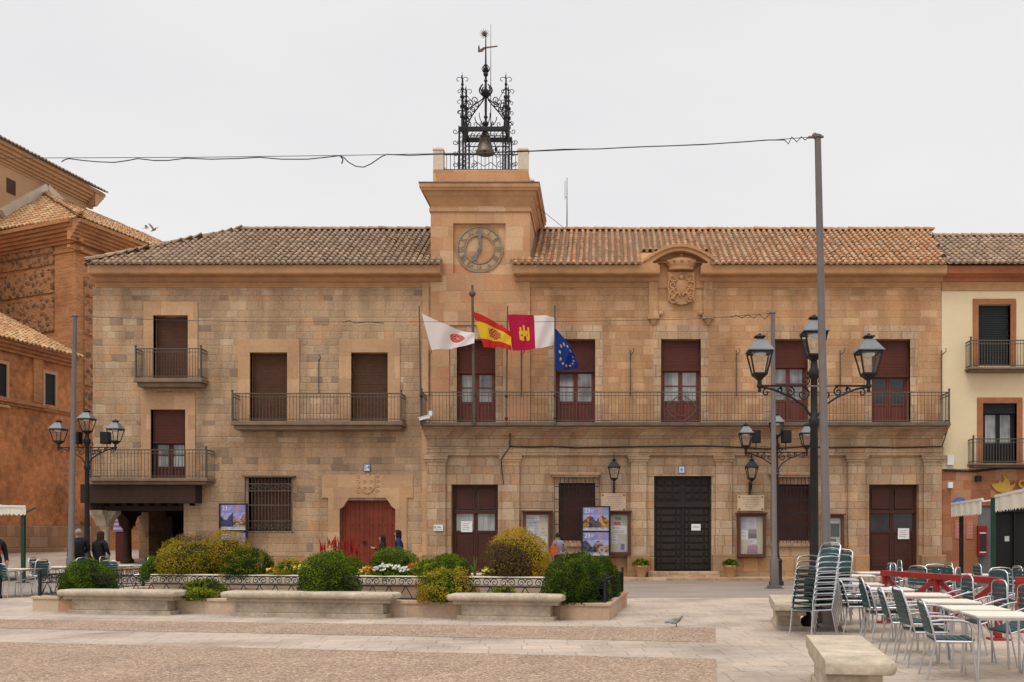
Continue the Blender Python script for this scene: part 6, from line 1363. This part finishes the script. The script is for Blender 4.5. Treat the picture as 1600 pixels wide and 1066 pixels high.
    q.build('hair', MT['skin'], t, True, smooth=True)
    q = MB()
    for s in (-1,1): q.ball((hc+Vector((.088,s*.03,.012)))*S, .012*S, n=5, col=(.02,.015,.012)); q.box(*(sorted((hc.x*S+.09*S, hc.x*S+.098*S))), (s*.03-.016)*S, (s*.03+.016)*S, (hc.z+.034)*S, (hc.z+.04)*S, col=(.05,.03,.02))
    q.box((hc.x+.082)*S,(hc.x+.094)*S,-.022*S,.022*S,(hc.z-.058)*S,(hc.z-.05)*S,col=(.35,.10,.08)); q.build('face_features', MT['skin'], t, True)
    if scarf: q = MB(); q.lathe([(.085,1.43*S),(.12,1.45*S),(.125,1.5*S),(.09,1.53*S)], (ln(1.48)*S+.01,0,0), 14, 1, 1.05, .5, scarf); q.tube([(.11,.04,1.46*S),(.16,.06,1.3*S),(.15,.07,1.1*S)], [.04,.06,.05], 7, True, .5, scarf); q.build('scarf', MT['skin'], t, True, smooth=True)
    return t
HANG = (((-.02,.245,1.15),(.05,.265,.91)), ((-.02,.245,1.15),(.05,.265,.91))); PHONE = (((.06,.22,1.14),(.29,.09,1.24)), ((.06,.22,1.14),(.29,.10,1.25))); BEND = (((.02,.27,1.16),(.2,.16,1.05)), ((-.02,.25,1.15),(.06,.27,.92)))
SK, SK2 = (.48,.27,.19), (.42,.22,.15); BK = (.012,.012,.016)
person('grey haired man in a dark jacket seen from behind, left of the dark haired woman', xx(123,30.0), 30.0, 1.80, PI/2+.5, BEND, dict(skin=SK, top=BK, legs=(.018,.018,.028), shoe=BK, coat=.8), ((.26,.24,.235),.0), .10, bulk=1.4)
person('dark haired woman in a black coat seen from behind, beside the grey haired man', xx(156,30.2), 30.2, 1.74, PI/2-.35, BEND, dict(skin=SK, top=BK, legs=BK, shoe=BK, coat=.6), ((.035,.018,.012),.14), .05, bulk=1.25)
person('person in a black coat and red scarf cut by the left picture edge', xx(-9,24.75), 24.75, 1.80, -PI/2+.7, HANG, dict(skin=SK, top=BK, legs=(.015,.015,.02), shoe=BK, coat=.55), ((.05,.03,.02),.08), .02, stride=.12, bulk=1.25, scarf=(.50,.02,.035))
g1 = person('long haired woman in black looking at the phone in her hands, before the red door', xx(599,32.6), 32.6, 1.62, PI+.25, PHONE, dict(skin=SK2, top=(.014,.016,.014), legs=(.03,.035,.06), shoe=BK), ((.022,.012,.010),.24), .06, stride=.08)
person('dark haired woman in a blue jacket walking behind the woman with the phone', xx(625,33.2), 33.2, 1.79, PI+.1, HANG, dict(skin=SK2, top=(.018,.03,.11), legs=(.02,.02,.03), shoe=BK), ((.015,.010,.010),.12), .10, stride=.15)
person('dark haired woman in a grey patterned blouse reading the notices, with an orange bag', xx(873,33.6), 33.6, 1.70, PI/2+.3, BEND, dict(skin=SK, top=(.30,.30,.33), stripe=(.20,.20,.24), legs=(.06,.07,.09), shoe=BK), ((.025,.018,.018),.02), .10)
q = MB(); px_ = g1.location; d = Vector((math.cos(PI+.25), math.sin(PI+.25), 0)); c = Vector((px_.x,px_.y,0)) + d*.37; c.z = 1.24; q.M = Matrix.Translation(c) @ Matrix.Rotation(PI+.25,4,'Z') @ Matrix.Rotation(-.6,4,'Y'); q.box(-.006,.006,-.038,.038,-.01,.14,col=(.03,.03,.035)); q.box(-.0075,-.0061,-.034,.034,.0,.13,col=(.2,.22,.25)); tag(q.build('phone', MT['v']), 'dark phone held by the long haired woman before the red door', 'phone')
q = MB(); p = at(866,858,33.45); q.M = Matrix.Translation(p) @ Matrix.Rotation(.3,4,'Z'); q.box(-.13,.13,-.06,.06,-.2,.1,col=(.45,.10,.025)); q.M = None; q.tube([(p.x-.08,p.y,p.z+.08),(p.x-.03,p.y,p.z+.36),(p.x+.06,p.y,p.z+.36),(p.x+.08,p.y,p.z+.08)], .012, 5, True, .5, (.35,.08,.02)); tag(q.build('shoulder_bag', MT['v'], bevel=.015), 'orange bag at the side of the woman reading the notices', 'bag')
# birds
def pigeon(label, loc, rz, wings=None, s=.66, body=(.23,.21,.21), name='pigeon'):
    t = thing(name, label, 'bird', loc, rz); q = MB(); h = .09 if not wings else 0
    q.tube([Vector(p)*s+Vector((0,0,h)) for p in ((-.30,0,-.01),(-.2,0,0),(-.13,0,.02),(-.03,0,.045),(.06,0,.05),(.12,0,.09),(.145,0,.125),(.165,0,.14),(.19,0,.135),(.20,0,.13))], [x*s for x in (.03,.035,.05,.075,.07,.045,.032,.034,.022,.004)], 10, True, .5, body); q.build('body', MT['skin'], t, True, smooth=True)
    q = MB(); q.tube([Vector((.19,0,.134+h))*s, Vector((.225,0,.124+h))*s], [.008*s,.002*s], 5, True, .5, (.05,.04,.04)); q.build('beak', MT['skin'], t, True)
    for sd in (-1,1):
        q = MB()
        if wings:
            q.grid([[Vector((.06,sd*.05,.06))*s, Vector((.10,sd*.2,.06+wings*.18))*s, Vector((.0,sd*.36,.06+wings*.36))*s], [Vector((-.1,sd*.05,.04))*s, Vector((-.1,sd*.2,.05+wings*.18))*s, Vector((-.12,sd*.34,.06+wings*.35))*s]], .5, (.34,.33,.33)); q.grid([[Vector((.06,sd*.05,.05))*s, Vector((.10,sd*.2,.05+wings*.18))*s, Vector((.0,sd*.36,.055+wings*.36))*s], [Vector((-.1,sd*.05,.03))*s, Vector((-.1,sd*.2,.04+wings*.18))*s, Vector((-.12,sd*.34,.055+wings*.35))*s]], .5, (.5,.5,.5))
        else: q.M = Matrix.Translation((-.07*s, sd*.055*s, (.045+h)*s)); q.ball((0,0,0), .14*s, .022*s, .05*s, 8, .5, (.30,.28,.27))
        q.build('wing', MT['skin'], t, True, smooth=True)
        if not wings: q = MB(); q.tube([(-.0,sd*.025,.095),(.01,sd*.025,.045),(.0,sd*.025,.005),(.03,sd*.025,.004)], .006, 5, True, .5, (.35,.10,.08)); q.build('leg', MT['skin'], t, True)
    return t
p = gp(1056,980); pigeon('grey pigeon standing on the paving in front of the main door', (p.x,p.y,.004), .1)
p = at(241,360,44); pigeon('grey pigeon flying with raised wings left of the stone house roof', p, -.5, .8, .72)
p = at(229,357,47); pigeon('white pigeon flying just left of the grey flying pigeon', p, .4, .25, .65, (.75,.75,.74))

# =====================================================================  LIGHT, SKY, CAMERA
SUN_EL, SUN_AZ = math.radians(60), math.radians(-28)      # soft sun behind cloud, above and behind the camera's left
w = bpy.data.worlds.new('World'); bpy.context.scene.world = w; w.use_nodes = True; t = w.node_tree; t.nodes.clear()
n = lambda k: t.nodes.new('ShaderNode'+k)
tc_, sx, mr, nz_, cr, sky = n('TexCoord'), n('SeparateXYZ'), n('MapRange'), n('TexNoise'), n('ValToRGB'), n('TexSky')
sky.sky_type = 'NISHITA'; sky.sun_disc = False; sky.sun_elevation = SUN_EL; sky.sun_rotation = PI + SUN_AZ
lk = t.links.new
lk(tc_.outputs['Generated'], sx.inputs[0]); lk(sx.outputs[2], mr.inputs[0]); mr.interpolation_type = 'SMOOTHSTEP'
mr.inputs[1].default_value = .48; mr.inputs[2].default_value = 1.0; mr.inputs[3].default_value = SKY0; mr.inputs[4].default_value = SKY1
mp = n('Mapping'); mp.inputs['Scale'].default_value = (1.2, 1.2, 4.0); lk(tc_.outputs['Generated'], mp.inputs[0]); lk(mp.outputs[0], nz_.inputs['Vector']); nz_.inputs['Scale'].default_value = 2.2; nz_.inputs['Detail'].default_value = 5.0
e = cr.color_ramp.elements; e[0].position = .3; e[0].color = (.94,.925,.935,1); e[1].position = .7; e[1].color = (1.0,.985,.98,1); lk(nz_.outputs[0], cr.inputs[0])
b1_, b2_, ad, ow = n('Background'), n('Background'), n('AddShader'), n('OutputWorld')
lk(cr.outputs[0], b1_.inputs[0]); lk(mr.outputs[0], b1_.inputs[1]); lk(sky.outputs[0], b2_.inputs[0]); b2_.inputs[1].default_value = .004   # cloud deck with a trace of sky behind
lk(b1_.outputs[0], ad.inputs[0]); lk(b2_.outputs[0], ad.inputs[1]); lk(ad.outputs[0], ow.inputs[0])
sl = bpy.data.lights.new('Sun', 'SUN'); sl.energy = SUNE; sl.angle = math.radians(24); sl.color = (1.0,.94,.86); so = bpy.data.objects.new('Sun', sl); C.objects.link(so)
sd = Vector((math.sin(SUN_AZ)*math.cos(SUN_EL), -math.cos(SUN_AZ)*math.cos(SUN_EL), math.sin(SUN_EL))); so.rotation_euler = sd.to_track_quat('Z','Y').to_euler(); so.location = sd*60
cd = bpy.data.cameras.new('Camera'); co = bpy.data.objects.new('Camera', cd); C.objects.link(co); co.location = (0,0,EYE); co.rotation_euler = (PI/2,0,0)
cd.sensor_width = 36; cd.lens = F/1600*36; cd.shift_x = -(CX-800)/1600; cd.shift_y = (HZ-533)/1600; cd.clip_end = 2000; cd.clip_start = .1
S = bpy.context.scene; S.camera = co; S.view_settings.view_transform = 'Standard'; S.view_settings.look = 'None'; S.view_settings.exposure = 0; S.view_settings.gamma = 1
S.render.engine = 'CYCLES'; S.cycles.use_denoising = True; S.cycles.max_bounces = 6; S.cycles.transparent_max_bounces = 12
